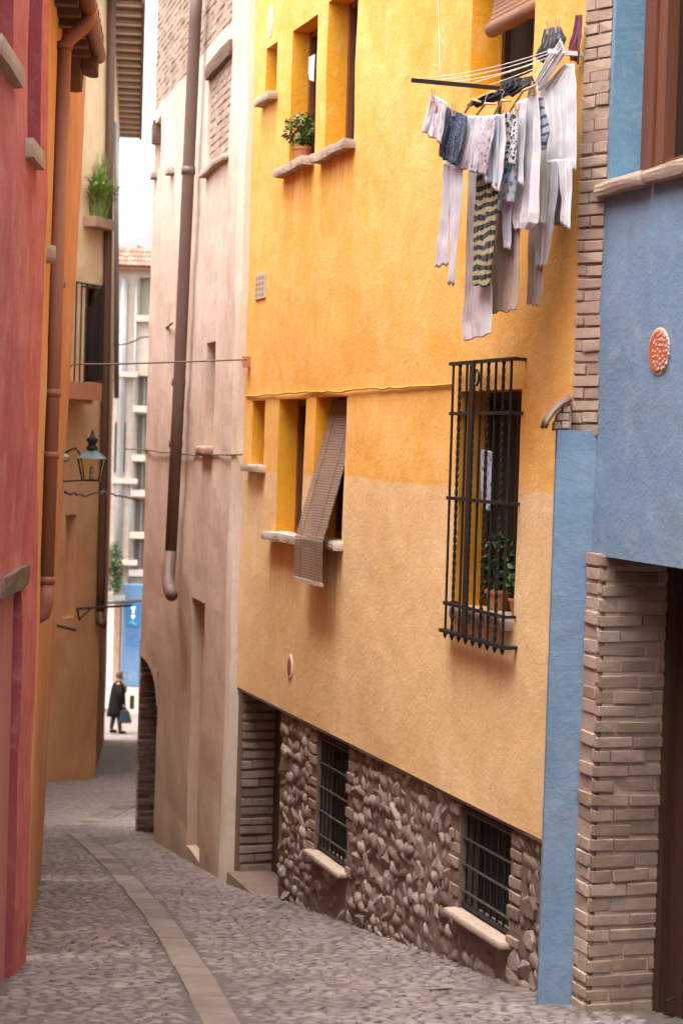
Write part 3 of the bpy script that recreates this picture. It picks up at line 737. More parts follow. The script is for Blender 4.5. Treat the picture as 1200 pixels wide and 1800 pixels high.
# doorway: front strip, far jamb and door
def bf(x0, y0):
    return Blu.px(x0, y0)
jb = Fac(tuple(Blu.P(jam, 0, .0).xy), (-Blu.n.x, -Blu.n.y))
if jb.n.dot(Vector((0, -1))) < 0: jb = Fac(tuple(Blu.P(jam, 0, .0).xy), (-Blu.n.x, -Blu.n.y), -1)
zfloor = zg(10.9) - .35
mb = MB(); mb.fbox(jb, .006, .46, -.2, .048, zfloor - .1, doorT - .01); mb.fbox(Blu, jam - .02, .02, -.12, .029, zfloor - .1, doorT - .012); pil = mb.build('door_jamb', m_mortar, bh)
bricks(jb, -.03, .42, zfloor, doorT - .03, pil, m_brickd, ch=.0845, bh=.058, bl=.25, depth=.12, n=.056, seed=7, jit=.005)
bricks(Blu, jam - .035, -.008, zfloor, doorT - .02, pil, m_brickp, ch=.0845, bh=.06, bl=.3, depth=.1, n=.037, seed=7, jit=.006)
mb = MB(); mb.fbox(Blu, -2.3, jam + .1, -.52, -.44, zfloor - .3, doorT + .1); dr = mb.build('door', m_door, bh)
for k in range(6):
    mb = MB(); s_ = jam - .05 - k * .3; mb.fbox(Blu, s_ - .29, s_ - .002, -.44, -.42, zfloor + .1, doorT - .05); mb.build('plank', m_door, dr)
mb = MB(); mb.fbox(Blu, jam - .13, jam + .04, -.44, -.375, zfloor, doorT); mb.build('door_frame', m_door, dr)
s, z = bf(1150, 1760); hp = Blu.P(jam - .28, Blu.px(1168, 1760, -.4)[1], -.40)
mb = MB(); mb.tube([hp + Vector((0, 0, .05)), hp + Vector((-.05, -.03, .04)), hp + Vector((-.06, -.03, -.03)), hp + Vector((0, 0, -.05))], .009, 6); mb.build('handle', m_iron, dr)
# window
wr = (-1.55, winL, winB, 3.6)
mb = MB(); mb.fbox(Blu, -1.6, winL + .05, -.31, -.27, winB - .05, 3.65); wnd = mb.build('window', m_glass, bh)
for (a, b_, n0, n1) in ((winL - .14, winL + .01, -.275, -.185), (winL - .26, winL - .155, -.274, -.2), (winL - .62, winL - .52, -.274, -.2)):
    mb = MB(); mb.fbox(Blu, a, b_, n0, n1, winB - .01, 3.6); mb.build('frame_stile', m_frame, wnd)
mb = MB(); mb.fbox(Blu, winL - .515, winL - .265, -.272, -.21, winB, winB + .1); mb.build('frame_rail', m_frame, wnd)
mb = MB(); rough_box(mb, Blu, -.62, winL + .075, -.25, .07, winB - .085, winB - .01, .014, 3); mb.build('sill', m_stone, bh)
mb = MB(); rough_box(mb, Blu, -1.6, -.625, -.25, .065, winB - .085, winB - .012, .014, 5); mb.build('sill', m_stone, bh)
# round terracotta plaque with a raised pattern
pq = oval(Blu, 1158, 618, .255, .255, m_palest, bh, 'house_plaque', n=.004, t=.02, seg=28)
s, z = Blu.px(1158, 618, .02); mb = MB(); rnd = random.Random(4)
oval(Blu, 1158, 618, .225, .225, m_plq, pq, 'plaque_face', n=.010, t=.006, seg=24)
for ring, cnt in ((.092, 17), (.066, 12), (.038, 7), (.008, 1)):
    for k in range(cnt):
        a = 2 * math.pi * k / cnt + ring * 9 + rnd.uniform(-.15, .15); cs, cz = s + ring * math.cos(a), z + ring * math.sin(a)
        mb = MB(); t_ = a + .9; r_ = rnd.uniform(.005, .0095)
        vs = [Blu.P(cs + r_ * 1.25 * math.cos(t_ + q * 1.2566), cz + r_ * math.sin(t_ + q * 1.2566), .017) for q in range(5)] + [Blu.P(cs + r_ * 1.5 * math.cos(t_ + q * 1.2566), cz + r_ * 1.3 * math.sin(t_ + q * 1.2566), .011) for q in range(5)]
        mb.add(vs, [(0, 1, 2, 3, 4)] + [(q, q + 5, (q + 1) % 5 + 5, (q + 1) % 5) for q in range(5)]); mb.build('plaque_relief', m_palest, pq)
# brick edge of the yellow house that faces the street corner, and the blue buttress under it
endL = .18
mb = MB(); mb.fbox(End, -.02, endL + .002, -.3, -.006, -.4, 6.6); ew = mb.build('brick_edge', m_mortar, yh)
zbut = End.px(1010, 757)[1]
bricks(End, -.02, endL + .006, zbut - .03, 3.6, ew, m_brickp, ch=.069, bh=.056, bl=.26, depth=.11, n=.013, seed=17, jit=.004)
# buttress
pL = Yel.px(962, 900, .12)
but = Fac(tuple(Blu.P(.0, 0, .012).xy), (-1, -.03)); 
if but.n.y > 0: but = Fac(tuple(Blu.P(.0, 0, .012).xy), (-1, -.03), -1)
wB = -at(976, 850, 10.95).x + Blu.P(0, 0, .012).x
wall('buttress', but, -.05, wB, -4.0, zbut, [], [m_blue], bh, step=.12, amp=.014, thick=.07)
stub = [(968, 757), (1003, 757), (1003, 706), (990, 714), (976, 729)]
mb = MB(); k_ = len(stub); mb.add([at(x, y, 10.99) for x, y in stub] + [at(x, y, 11.2) for x, y in stub], [tuple(range(k_)), tuple(range(2 * k_ - 1, k_ - 1, -1))] + [(i, i + k_, (i + 1) % k_ + k_, (i + 1) % k_) for i in range(k_)]); mb.build('brick_stub', m_brickp, ew)
for (xa, xb, ya, yb) in ((972, 985, 742, 754), (986, 1001, 741, 753), (978, 1000, 727, 739), (988, 1001, 714, 725)):
    mb = MB(); a_, b_ = at(xa, yb, 10.97), at(xb, ya, 10.97); mb.box((a_.x, 10.965, a_.z), (b_.x, 11.05, b_.z)); mb.build('brick', m_brickp, ew, bevel=.006)
mb = MB(); tp = [at(956, 753, 10.93), at(960, 740, 10.94), at(971, 725, 10.97), at(986, 711, 11.0), at(1003, 702, 11.03)]
vs = []; fs = []
for i, p in enumerate(tp):
    for a in range(7): vs.append(p + Vector((.0, -.06 + .2 * a / 6, .02 * math.sin(math.pi * a / 6))))
for i in range(len(tp) - 1):
    for a in range(6): fs.append((i * 7 + a, i * 7 + a + 1, i * 7 + 8 + a, i * 7 + 7 + a))
mb.add(vs, fs).build('drip_tile', m_pipe, yh, smooth=True, solid=.022)

# ================================================================== TAN / PINK HOUSE
th = thing('pink_house', 'pinkish plastered house with a bare brick top and a brown drainpipe', 'house', (*Tan.P(4, 0, -.3).xy, zg(22)))
TE = Tan.px(257, 770)[0]
nic = rect(Tan, 366, 404, 92, 290); slit = rect(Tan, 363, 378, 602, 786); rec = rect(Tan, 333, 356, 1052, 1520)
upw = rect(Tan, 271, 284, 212, 300); upw2 = rect(Tan, 300, 309, 228, 298)
nic = (nic[0], nic[1], Tan.px(380, 290)[1], Tan.px(392, 92)[1])
arch = (Tan.px(275, 1300)[0], TE + .3, -6.2, Tan.px(262, 1165)[1])
BZ = 4.1; bs = Tan.px(406, 50)[0]
rec = (rec[0], rec[1], zg(Tan.P(rec[0], 0).y) + .05, rec[3])
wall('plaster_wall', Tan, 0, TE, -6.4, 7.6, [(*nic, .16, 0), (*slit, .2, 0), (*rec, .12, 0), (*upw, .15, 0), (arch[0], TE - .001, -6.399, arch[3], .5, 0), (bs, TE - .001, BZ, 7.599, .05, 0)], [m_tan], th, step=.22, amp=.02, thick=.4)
cbs = Tan.px(409, 770)[0]
wall('corner_band', Tan, -.004, cbs, -6.4, 6.5, [], [m_tanpale], th, step=.2, amp=.02, thick=.1, n=.014)
mb = MB(); mb.fbox(Tan, bs - .05, TE, -.3, -.010, BZ - .05, 7.6); tb = mb.build('brick_top', m_mortar, th)
bricks(Tan, bs + .01, TE, BZ + .01, 6.4, tb, m_brickp, ch=.078, bh=.052, bl=.3, depth=.09, n=-.004, seed=9, jit=.003)
mb = MB(); mb.fbox(Tan, nic[0] - .02, nic[1] + .02, -.24, -.032, nic[2] - .02, nic[3] + .02); nb_ = mb.build('blocked_window', m_mortar, th)
nj = Fac(tuple(Tan.P(nic[1], 0, 0).xy), (-Tan.n.x, -Tan.n.y))
if nj.n.y > 0: nj = Fac(tuple(Tan.P(nic[1], 0, 0).xy), (-Tan.n.x, -Tan.n.y), -1)
bricks(Tan, nic[0], nic[1], nic[2] + .01, nic[3] - .14, nb_, m_brickp, ch=.083, bh=.055, bl=.26, depth=.08, n=-.025, seed=13, jit=.003)
mb = MB(); rough_box(mb, Tan, nic[0] - .05, nic[1] + .06, -.1, .08, nic[2] - .05, nic[2] + .01, .012, 5); mb.build('sill', m_stone, th)
mb = MB(); rough_box(mb, Tan, nic[0] - .04, nic[1] + .05, -.14, .04, nic[3] - .13, nic[3] + .03, .012, 9); mb.build('lintel', m_wood, th)
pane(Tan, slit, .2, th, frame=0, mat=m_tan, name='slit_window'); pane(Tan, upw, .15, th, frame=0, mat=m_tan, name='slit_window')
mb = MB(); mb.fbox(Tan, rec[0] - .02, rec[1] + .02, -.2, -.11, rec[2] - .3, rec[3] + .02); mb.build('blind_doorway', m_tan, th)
mb = MB(); rough_box(mb, Tan, slit[0] - .04, slit[1] + .1, -.05, .08, slit[2] - .09, slit[2] + .005, .015, 6); mb.build('sill', m_brown, th, smooth=True)
for i, (x, y) in enumerate(((275, 307), (303, 299))):
    s, z = Tan.px(x, y); mb = MB(); rough_box(mb, Tan, s - .12, s + .15, -.05, .07, z - .05, z + .03, .01, i); mb.build('sill', m_stone, th)
# arched doorway at the far corner: brick jamb facing up the street
aj = Fac(tuple(Tan.P(TE - .02, 0, .01).xy), (-Tan.n.x, -Tan.n.y))
if aj.n.y > 0: aj = Fac(tuple(Tan.P(TE - .02, 0, .01).xy), (-Tan.n.x, -Tan.n.y), -1)
mb = MB(); mb.fbox(aj, .01, .7, -.09, -.05, -6.3, arch[3] + .1); ajo = mb.build('arch_jamb', m_mortard, th)
bricks(aj, .012, .34, zg(26) - .05, arch[3] + .2, ajo, m_brickk, ch=.075, bh=.052, bl=.3, depth=.12, n=.0, seed=15, jit=.01)
mb = MB(); mb.fbox(Tan, arch[0] - .1, TE, -.42, -.36, -6.3, arch[3] + .05); mb.build('door', m_dark, ajo)
# arch spandrel that rounds the head of the opening
mb = MB(); aw = TE - arch[0]; vs = []; fs = []; K = 8
for i in range(K + 1):
    a = i / K; zz = arch[3] - .42 * (1 - math.sqrt(max(0, 1 - (1 - a) ** 2)))
    for nn in (.008, -.25): vs += [Tan.P(arch[0] + aw * .75 * a, arch[3] + .03, nn), Tan.P(arch[0] + aw * .75 * a, zz, nn)]
for i in range(K):
    b0 = i * 4; fs += [(b0, b0 + 1, b0 + 5, b0 + 4), (b0 + 1, b0 + 3, b0 + 7, b0 + 5)]
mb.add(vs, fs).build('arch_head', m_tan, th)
mb = MB(); rough_box(mb, Tan, arch[0] - .05, TE, -.3, .08, zg(26) - .3, zg(25.3) + .1, .012, 4); mb.build('doorstep', m_stone, th, smooth=True)
# roof corner that breaks the skyline
s, z = Tan.px(262, 240); mb = MB(); rough_box(mb, Tan, TE - .1, TE + .04, -.3, .04, z - .18, z + .12, .02, 3); mb.build('gutter_end', m_pipe, th)
# brown drainpipe, leaning with the old wall
pts = []
for (x, y) in ((347, -40), (343, 40), (327, 400), (314, 700), (300, 980)):
    s, z = Tan.px(x, y, .12); pts.append(Tan.P(s, z, .12))
s, z = Tan.px(299, 1015, .13); e1 = Tan.P(s, z, .15); s, z = Tan.px(305, 1046, .2); e2 = Tan.P(s, z, .22)
mb = MB(); mb.tube(pts, .066, 14); dp = mb.build('drainpipe', m_pipe, th, smooth=True)
mb = MB(); s, z = Tan.px(300.5, 970, .12); mb.tube([Tan.P(s, z, .12), e1, e1.lerp(e2, .5) + Vector((-.01, 0, -.01)), e2], .07, 14); mb.build('pipe_shoe', m_pipe, dp, smooth=True)
for y in (300, 672, 780):
    x = 347 - (y + 40) * .0461; s, z = Tan.px(x, y, .12); mb = MB(); mb.tube([Tan.P(s, z - .04, .12), Tan.P(s, z + .04, .12)], .076, 14); mb.build('pipe_collar', m_pipe, dp, smooth=True)

# ================================================================== RED HOUSE
rh = thing('red_house', 'weathered red plastered house along the left edge of the picture', 'house', (*Red.P(3, 0, -.4).xy, zg(9)))
RS0, RS1 = Red.sY(-13.5), Red.sY(12.1)
def ry(Y): return Red.sY(Y)
z1 = at(10, 112, 10.4).z; z2 = at(62, 262, 11.4).z
rw1 = (ry(9.7), ry(10.5), z1, 4.2); rw2 = (ry(11.15), ry(11.78), z2, 4.2)
zl = at(35, 1030, 11.3).z
rdoor = (ry(9.75), ry(11.42), -4.2, zl)
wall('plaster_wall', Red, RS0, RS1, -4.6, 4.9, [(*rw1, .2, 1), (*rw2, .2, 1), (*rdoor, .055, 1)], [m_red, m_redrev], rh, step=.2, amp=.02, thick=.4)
for i, r in enumerate((rw1, rw2)):
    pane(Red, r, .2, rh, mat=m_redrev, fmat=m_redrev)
    mb = MB(); rough_box(mb, Red, (r[0] - .05, r[0] - .12)[i], r[1] + (.06, -.2)[i], -.1, .055, r[2] - .1, r[2] + .012, .008, i); mb.build('sill', m_stone, rh)
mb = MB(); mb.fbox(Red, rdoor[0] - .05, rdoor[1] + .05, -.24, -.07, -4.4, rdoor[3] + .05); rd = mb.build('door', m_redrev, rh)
for k in range(7):
    w_ = (rdoor[1] - rdoor[0]) / 7; mb = MB(); mb.fbox(Red, rdoor[0] + k * w_ + .005, rdoor[0] + (k + 1) * w_ - .005, -.07, -.05, -3.9, rdoor[3] - .03); mb.build('plank', m_rdoor, rd)
mb = MB(); rough_box(mb, Red, rdoor[1] - .95, rdoor[1] + .16, -.08, .02, zl - .015, zl + .11, .012, 4); mb.build('lintel', m_mortarb, rh)

# ================================================================== ORANGE HOUSE
oh = thing('orange_house', 'narrow orange plastered house with eaves and an orange drainpipe', 'house', (*Ora.P(1.5, -4, -.4).xy, zg(16)))
OS1 = Ora.sY(17.7); ZE = 3.02; EE = Ora.sY(15.45)
wall('plaster_wall', Ora, 0, OS1, -4.7, 3.35, [], [m_orange], oh, step=.2, amp=.015, thick=.5)
mb = MB(); mb.fbox(Ora, OS1 - .25, OS1 - .01, -6, -.02, -4.7, 3.3); mb.build('side_wall', m_orange, oh)
mb = MB(); mb.fbox(Ora, .05, EE, -.1, .2, ZE + .02, ZE + .06); ev = mb.build('eave', m_wood, oh)
for k in range(9):
    s = .15 + k * (EE - .25) / 8; mb = MB(); mb.fbox(Ora, s - .05, s + .05, -.05, .17, ZE - .1, ZE + .018); mb.build('rafter', m_wood, ev)
for k in range(11):
    s = .05 + k * .27; mb = MB(); vs = []
    for q in range(2):
        for a in range(7): vs.append(Ora.P(s + .13 * math.cos(math.pi * a / 6) + .13, ZE + .07 + q * .12 + .07 * math.sin(math.pi * a / 6), .25 - q * .5))
    mb.add(vs, [(a, a + 1, a + 8, a + 7) for a in range(6)]); mb.build('roof_tile', m_tile, ev, smooth=True, solid=.015)
mb = MB(); rough_box(mb, Ora, EE - .35, EE + .02, -.04, .1, ZE - .3, ZE + .02, .015, 4); mb.build('eave_corbel', m_wood, ev)
mb = MB(); rough_box(mb, Ora, EE - .3, EE + .05, .1, .22, ZE - .17, ZE + .1, .015, 7); mb.build('eave_corbel', m_wood, ev)
wall('corner_strip', Ora, -.004, Ora.sY(13.62), -4.7, 2.95, [], [m_strip], oh, step=.3, amp=.012, thick=.08, n=.012)
# gutter and downpipe
gp = []; mb = MB(); vs = []; fs = []
for q, s in enumerate((.1, EE - .02)):
    for a in range(9): vs.append(Ora.P(s, ZE - .01 - .055 * math.sin(math.pi * a / 8), .22 + .05 * math.cos(math.pi * a / 8)))
for a in range(8): fs.append((a, a + 1, a + 10, a + 9))
mb.add(vs, fs).build('gutter', m_gut, oh, smooth=True, solid=.006)
def opt(x, y, n): 
    s, z = Ora.px(x, y, n); return Ora.P(s, z, n)
PS = Ora.sY(13.72)
zz_ = lambda y, n=.09: Ora.px(90, y, n)[1]
ztop = at(97, 80, 13.7).z; zbo = at(78, 1040, 13.7).z
pp = [Ora.P(PS, zbo, .056), Ora.P(PS, ztop, .056)]
mb = MB(); mb.tube(pp, .049, 12); od = mb.build('drainpipe', m_pipeo, oh, smooth=True)
mb = MB(); mb.tube([Ora.P(PS, ztop - .02, .056), Ora.P(PS, ztop + .05, .08), Ora.P(PS, ztop + .15, .19), Ora.P(PS, ztop + .19, .22), Ora.P(PS, ztop + .27, .222)], .052, 12); mb.build('pipe_bend', m_pipeo, od, smooth=True)
mb = MB(); mb.tube([Ora.P(PS, zbo + .05, .056), Ora.P(PS, zbo - .08, .056), Ora.P(PS, zbo - .16, .04), Ora.P(PS, zbo - .2, -.03)], .052, 12); mb.build('pipe_bend', m_pipeo, od, smooth=True)
for y in (690, 800, 1020, 78):
    zc = at(88, y, 13.7).z; mb = MB(); mb.tube([Ora.P(PS, zc - .025, .056), Ora.P(PS, zc + .025, .056)], .058, 12); mb.build('pipe_collar', m_pipeo, od, smooth=True)
for i, (x, y, Y) in enumerate(((78, 446, 13.25), (104, 492, 14.7))):
    p = at(x, y, Y); s = Ora.sY(Y); mb = MB(); rough_box(mb, Ora, s - .07, s + .07, -.05, .07, p.z - .06, p.z + .06, .012, i); mb.build('stone_bracket', m_stone, oh, smooth=True)

# wall lantern on its scrolled arm
LP = at(162, 806, 17.5)
ln = thing('wall_lantern', 'four sided street lantern with a weathered green top on a curved black arm', 'lantern', LP + Vector((0, 0, -.18)))
k_ = .0052 * 1.0                                    # metres per photograph pixel at that distance
def lpt(dx, dy, Yo=0): return LP + Vector((dx * k_, Yo, -dy * k_))
mb = MB()
def frustum(mb, c, h0, h1, z0, z1):
    mb.hexa([c + Vector((-h0, -h0, z0)), c + Vector((h0, -h0, z0)), c + Vector((h0, h0, z0)), c + Vector((-h0, h0, z0)), c + Vector((-h1, -h1, z1)), c + Vector((h1, -h1, z1)), c + Vector((h1, h1, z1)), c + Vector((-h1, h1, z1))])
frustum(mb, LP, .125, .04, .0, .075); mb.build('lantern_roof', m_lamptop, ln)
mb = MB(); mb.lathe(LP + Vector((0, 0, .07)), [(.05, 0), (.055, .03), (.03, .05), (.045, .08), (.06, .1), (.02, .13), (.012, .17), (.001, .2)], 10); mb.build('finial', m_iron, ln, smooth=True)
for sx in (-1, 1):
    for sy in (-1, 1):
        mb = MB(); mb.tube([LP + Vector((sx * .112, sy * .112, .0)), LP + Vector((sx * .075, sy * .075, -.19))], .008, 6); mb.build('post', m_iron, ln)
mb = MB(); mb.box(LP + Vector((-.085, -.085, -.205)), LP + Vector((.085, .085, -.188))); mb.build('base_plate', m_iron, ln)
for i in range(4):
    a = i * math.pi / 2; R_ = Matrix.Rotation(a, 3, 'Z'); mb = MB()
    mb.hexa([LP + R_ @ Vector(q) for q in ((-.066, -.072, -.186), (.066, -.072, -.186), (.066, -.069, -.186), (-.066, -.069, -.186), (-.1, -.106, -.004), (.1, -.106, -.004), (.1, -.103, -.004), (-.1, -.103, -.004))]); mb.build('pane', m_lglass, ln)
mb = MB(); mb.lathe(LP + Vector((0, 0, -.187)), [(.025, 0), (.02, .03), (.012, .04), (.02, .06), (.02, .1), (.005, .12)], 8); mb.build('bulb_holder', m_zinc, ln, smooth=True)
wp = Ora.P(Ora.sY(17.5), LP.z - .0, .0)
mb = MB(); mb.tube([wp + Vector((-.02, 0, .02)), wp.lerp(LP, .2) + Vector((0, 0, .07)), wp.lerp(LP, .4) + Vector((0, 0, .09)), wp.lerp(LP, .55) + Vector((0, 0, .05)), wp.lerp(LP, .62) + Vector((0, 0, -.02))], .01, 6)
mb.build('arm', m_iron, ln)
mb = MB(); mb.tube([wp + Vector((-.02, 0, -.215)), LP + Vector((-.08, 0, -.2))], .008, 6); mb.build('stay_rod', m_iron, ln)
mb = MB(); mb.lathe(wp + Vector((.0, 0, -.04)), [(.03, 0), (.05, .02), (.05, .05), (.02, .08)], 10); mb.build('wall_boss', m_zinc, ln)

# ================================================================== OCHRE HOUSE BEYOND
ch = thing('ochre_house', 'tall ochre house further down the lane with balcony and wooden eaves', 'house', (*Och.P(1, 0, -.4).xy, zg(33)))
OE = Och.px(184, 770)[0]
owin = rect(Och, 114, 133, 900, 1092); owin = (min(owin[0], owin[1]), max(owin[0], owin[1]), Och.px(124, 1085)[1], Och.px(124, 905)[1])
obd = (Och.px(151, 600)[0], Och.px(178, 600)[0], Och.px(165, 672)[1], Och.px(165, 505)[1])
wall('plaster_wall', Och, -1.2, OE, -6.6, 8.2, [(*owin, .18, 0), (*obd, .2, 0)], [m_ochre], ch, step=.35, amp=.025, thick=.4)
pane(Och, owin, .18, ch, frame=0, mat=m_ochre, name='blind_window'); pane(Och, obd, .2, ch, frame=.04, mat=m_dark)
sd0 = Och.P(OE, 0, -.02); Sid = Fac((sd0.x - .02, sd0.y + .02), (-5.95 - sd0.x, 50 - sd0.y), -1)
sl_ = (Vector((-5.95, 50)) - Vector((sd0.x, sd0.y))).length
wall('side_wall', Sid, 0, sl_, -8.4, 8.2, [], [m_ochre], ch, step=1.2, amp=.02, thick=.3)
# eave with rafters
ze = 7.72; mb = MB(); mb.fbox(Sid, -.3, sl_, -.3, .55, ze + .02, ze + .06); ev = mb.build('eave', m_wood, ch)
for k in range(20):
    s = .1 + k * (sl_ - .3) / 19; mb = MB(); mb.fbox(Sid, s - .085, s + .085, -.1, .5, ze - .05, ze + .018); mb.build('rafter', m_woodl, ev)
mb = MB(); mb.fbox(Sid, -.3, sl_, .5, .56, ze - .08, ze + .09); mb.build('fascia', m_wood, ev)
mb = MB(); mb.fbox(Och, -1.2, OE + .5, -.3, .35, 8.0, 8.1); mb.build('eave', m_wood, ch)
# rusty drainpipe on the corner
pp = []
for (x, y) in ((198, -60), (191, 400), (184, 760), (178, 1020), (176, 1085)):
    s, z = Och.px(x, y, .08); pp.append(Och.P(s, z, .08))
mb = MB(); mb.tube(pp, .075, 10); cp = mb.build('drainpipe', m_piper, ch, smooth=True)
mb = MB(); mb.tube([pp[-1] + Vector((0, 0, .1)), pp[-1] + Vector((0, 0, -.1)), pp[-1] + Vector((.1, -.03, -.12))], .078, 10); mb.build('pipe_shoe', m_piper, cp, smooth=True)
pp2 = [at(205, y, 35.2) for y in (215, 400, 700)]
mb = MB(); mb.tube(pp2, .045, 8); mb.build('drainpipe', m_zinc, ch, smooth=True)
# balcony
bs0, bz0 = Och.px(112, 702, .42); bs1, _ = Och.px(179, 700, .42); _, bz1 = Och.px(150, 672, .42)
mb = MB(); mb.fbox(Och, bs0, bs1, -.05, .42, bz0 + .02, bz1); mb.fbox(Och, bs0 + .08, bs1 - .2, -.05, .36, bz0 - .05, bz0 + .018); bal = mb.build('balcony', m_terra, ch)
zr = Och.px(150, 497, .4)[1]
mb = MB(); mb.fbox(Och, bs0 + .02, bs1 - .02, .38, .41, zr - .03, zr); mb.fbox(Och, bs0 + .02, bs0 + .045, -.05, .378, zr - .03, zr); mb.fbox(Och, bs1 - .045, bs1 - .02, -.05, .378, zr - .03, zr); mb.build('handrail', m_iron, bal)
for k in range(8):
    s = bs0 + .035 + (bs1 - bs0 - .07) * k / 7
    if k in (5, 6): continue
    mb = MB(); mb.tube([Och.P(s, bz1 - .01, .395), Och.P(s, zr - .02, .395)], .016 if k != 4 else .026, 6); mb.build('baluster', m_iron, bal)
# open dark shutter leaf standing out from the balcony door
a0 = Och.P(*Och.px(178, 668), .02); a1 = at(154, 668, a0.y - .35); a2 = at(155, 545, a0.y - .35); a3 = Och.P(*Och.px(179, 500), .02)
a1.z = a0.z
off_ = Vector((.02, .03, 0)); mb = MB(); mb.hexa([a0, a1, a1 + off_, a0 + off_, a3, a2, a2 + off_, a3 + off_]); mb.build('shutter', m_dark, ch)

# planter with long grassy leaves
pc = Och.P(*Och.px(164, 392), .12)
pt = thing('planter_with_grassy_plant', 'spiky pale green plant in a terracotta trough high on the ochre house', 'plant', pc + Vector((0, 0, -.08)))
mb = MB(); mb.fbox(Och, Och.px(146, 392)[0], Och.px(180, 392)[0], .0, .26, pc.z - .1, pc.z + .08); mb.build('trough', m_brown, pt, bevel=.01)
rnd = random.Random(8)
for k in range(280):
    base = pc + Vector((rnd.uniform(-.16, .13), rnd.uniform(-.08, .08), .05)); a = rnd.uniform(0, 6.28); ln_ = rnd.uniform(.5, 1.3); lean = rnd.uniform(.1, 1.5) * ln_ * .45
    mb = MB(); vs = []
    for q in range(6):
        t = q / 5; w = .024 * (1 - t) ** .7 + .003; c = base + Vector((math.cos(a) * lean * t * t, math.sin(a) * lean * t * t, ln_ * t - lean * .9 * t ** 3)); pv = Vector((-math.sin(a), math.cos(a), 0)) * w
        vs += [c - pv, c + pv]
    mb.add(vs, [(2 * q, 2 * q + 1, 2 * q + 3, 2 * q + 2) for q in range(5)]); mb.build('leaf', m_leafl, pt)

# projecting iron arm over the lane
p0, p1 = at(136, 1080, 33.2), at(180, 1072, 33.6)
br = thing('iron_wall_bracket', 'thin black iron bracket low on the ochre house corner', 'bracket', p0)
mb = MB(); mb.tube([at(136, 1070, 33.0), at(232, 1064, 33.6)], .022, 6); mb.tube([at(136, 1070, 33.0), at(140, 1090, 33.15)], .018, 6); mb.tube([at(140, 1088, 33.15), at(160, 1070, 33.3)], .015, 6); mb.build('arm', m_iron, br)
mb = MB(); mb.tube([at(102, 1100, 32.4), at(133, 1108, 32.9)], .022, 6); mb.build('tie_bar', m_iron, br)

# ================================================================== THE FAR END
fy = 57.4
fh = thing('cream_gallery_house', 'distant cream house with stacked gallery windows and tiled roof', 'house', (*at(235, 1250, fy).xy, zg(57)))
def fpx(x, y): return Far.px(x, y)
S_ = lambda x: fpx(x, 770)[0]
Zf = lambda y: fpx(235, y)[1]
gx0, gx1 = S_(239), S_(275)
rows = [(487, 555), (660, 714), (728, 800), (812, 862), (876, 936), (946, 1002)]
def leanfix(x, y): return fpx(x + (770 - y) * 0.0, y)[0]
holes = [(gx0, gx1, Zf(b_), Zf(a), .3, 0) for a, b_ in rows]
wall('wall', Far, S_(150), S_(300), Zf(1046), Zf(474), holes, [m_cream], fh, step=.8, amp=.02, thick=.4)
for i, (a, b_) in enumerate(rows):
    mb = MB(); mb.fbox(Far, gx0 - .05, gx1 + .05, -.36, -.29, Zf(b_) - .05, Zf(a) + .05); w = mb.build('window', m_fglass, fh) if i else mb.build('window', simple('green_blind', (.36, .36, .26), (.28, .28, .2), rough=.8), fh)
    mb = MB(); mb.fbox(Far, gx0 - .1, gx1, -.05, .16, Zf(b_) - .17, Zf(b_) + .02); mb.build('ledge', m_ledge, w)
    if i:
        for q in range(3):
            s = gx0 + .02 + q * .19; mb = MB(); mb.fbox(Far, s - .025, s + .025, -.29, -.25, Zf(b_), Zf(a)); mb.build('mullion', m_zinc, w)
for x, w_ in ((211, .09), (216, .045), (234, .045)):
    pts = [Far.P(fpx(x + (y - 770) * -.024, y)[0], Zf(y), .1) for y in (490, 700, 900, 1040)]
    mb = MB(); mb.tube(pts, w_, 8); mb.build('drainpipe', m_zinc, fh, smooth=True)
for x in (203, 212):
    a_, b_ = fpx(x, 742), fpx(x + 7, 830); mb = MB(); mb.fbox(Far, a_[0], b_[0], .0, .06, b_[1], a_[1]); mb.build('shutter', m_iron, fh)
for yy in (655, 842, 985):
    a_ = fpx(198, yy); mb = MB(); mb.fbox(Far, a_[0], a_[0] + .75, .0, .22, a_[1] - .12, a_[1] + .03); mb.build('ledge', m_ledge, fh)
# tiled roof: rows of half-round tiles running up the slope
zr = Zf(474); rf = MB(); rf.hexa([Far.P(S_(140), zr, .3), Far.P(S_(300), zr, .3), Far.P(S_(300), zr, -3), Far.P(S_(140), zr, -3), Far.P(S_(140), zr + .05, .3), Far.P(S_(300), zr + .05, .3), Far.P(S_(300), zr + .95, -3), Far.P(S_(140), zr + .95, -3)])
ro = rf.build('roof', m_terra, fh); rnd = random.Random(6)
for k in range(13):
    for j in range(4):
        s = S_(192) + k * .105 * 1.0; n0, n1 = .38 - j * .75, -.42 - j * .75; h0, h1 = zr + .06 + (.3 - n0) * .272 + j * .0, zr + .03 + (.3 - n1) * .272
        vs = []; r_ = .062
        for (n_, h_) in ((n0, h0), (n1, h1)):
            for a in range(5): vs.append(Far.P(s + r_ * math.cos(math.pi * a / 4) + rnd.uniform(-.004, .004), h_ + r_ * 1.3 * math.sin(math.pi * a / 4), n_))
        mb = MB(); mb.add(vs, [(a, a + 1, a + 6, a + 5) for a in range(4)]); mb.build('roof_tile', m_tile, ro, smooth=True, solid=.012)
mb = MB(); mb.tube([Far.P(S_(224), zr + .95, -2.9), Far.P(S_(250), zr + .78, -2.9), Far.P(S_(272), zr + .7, -2.9)], .07, 6); mb.build('ridge_beam', m_wood, ro)
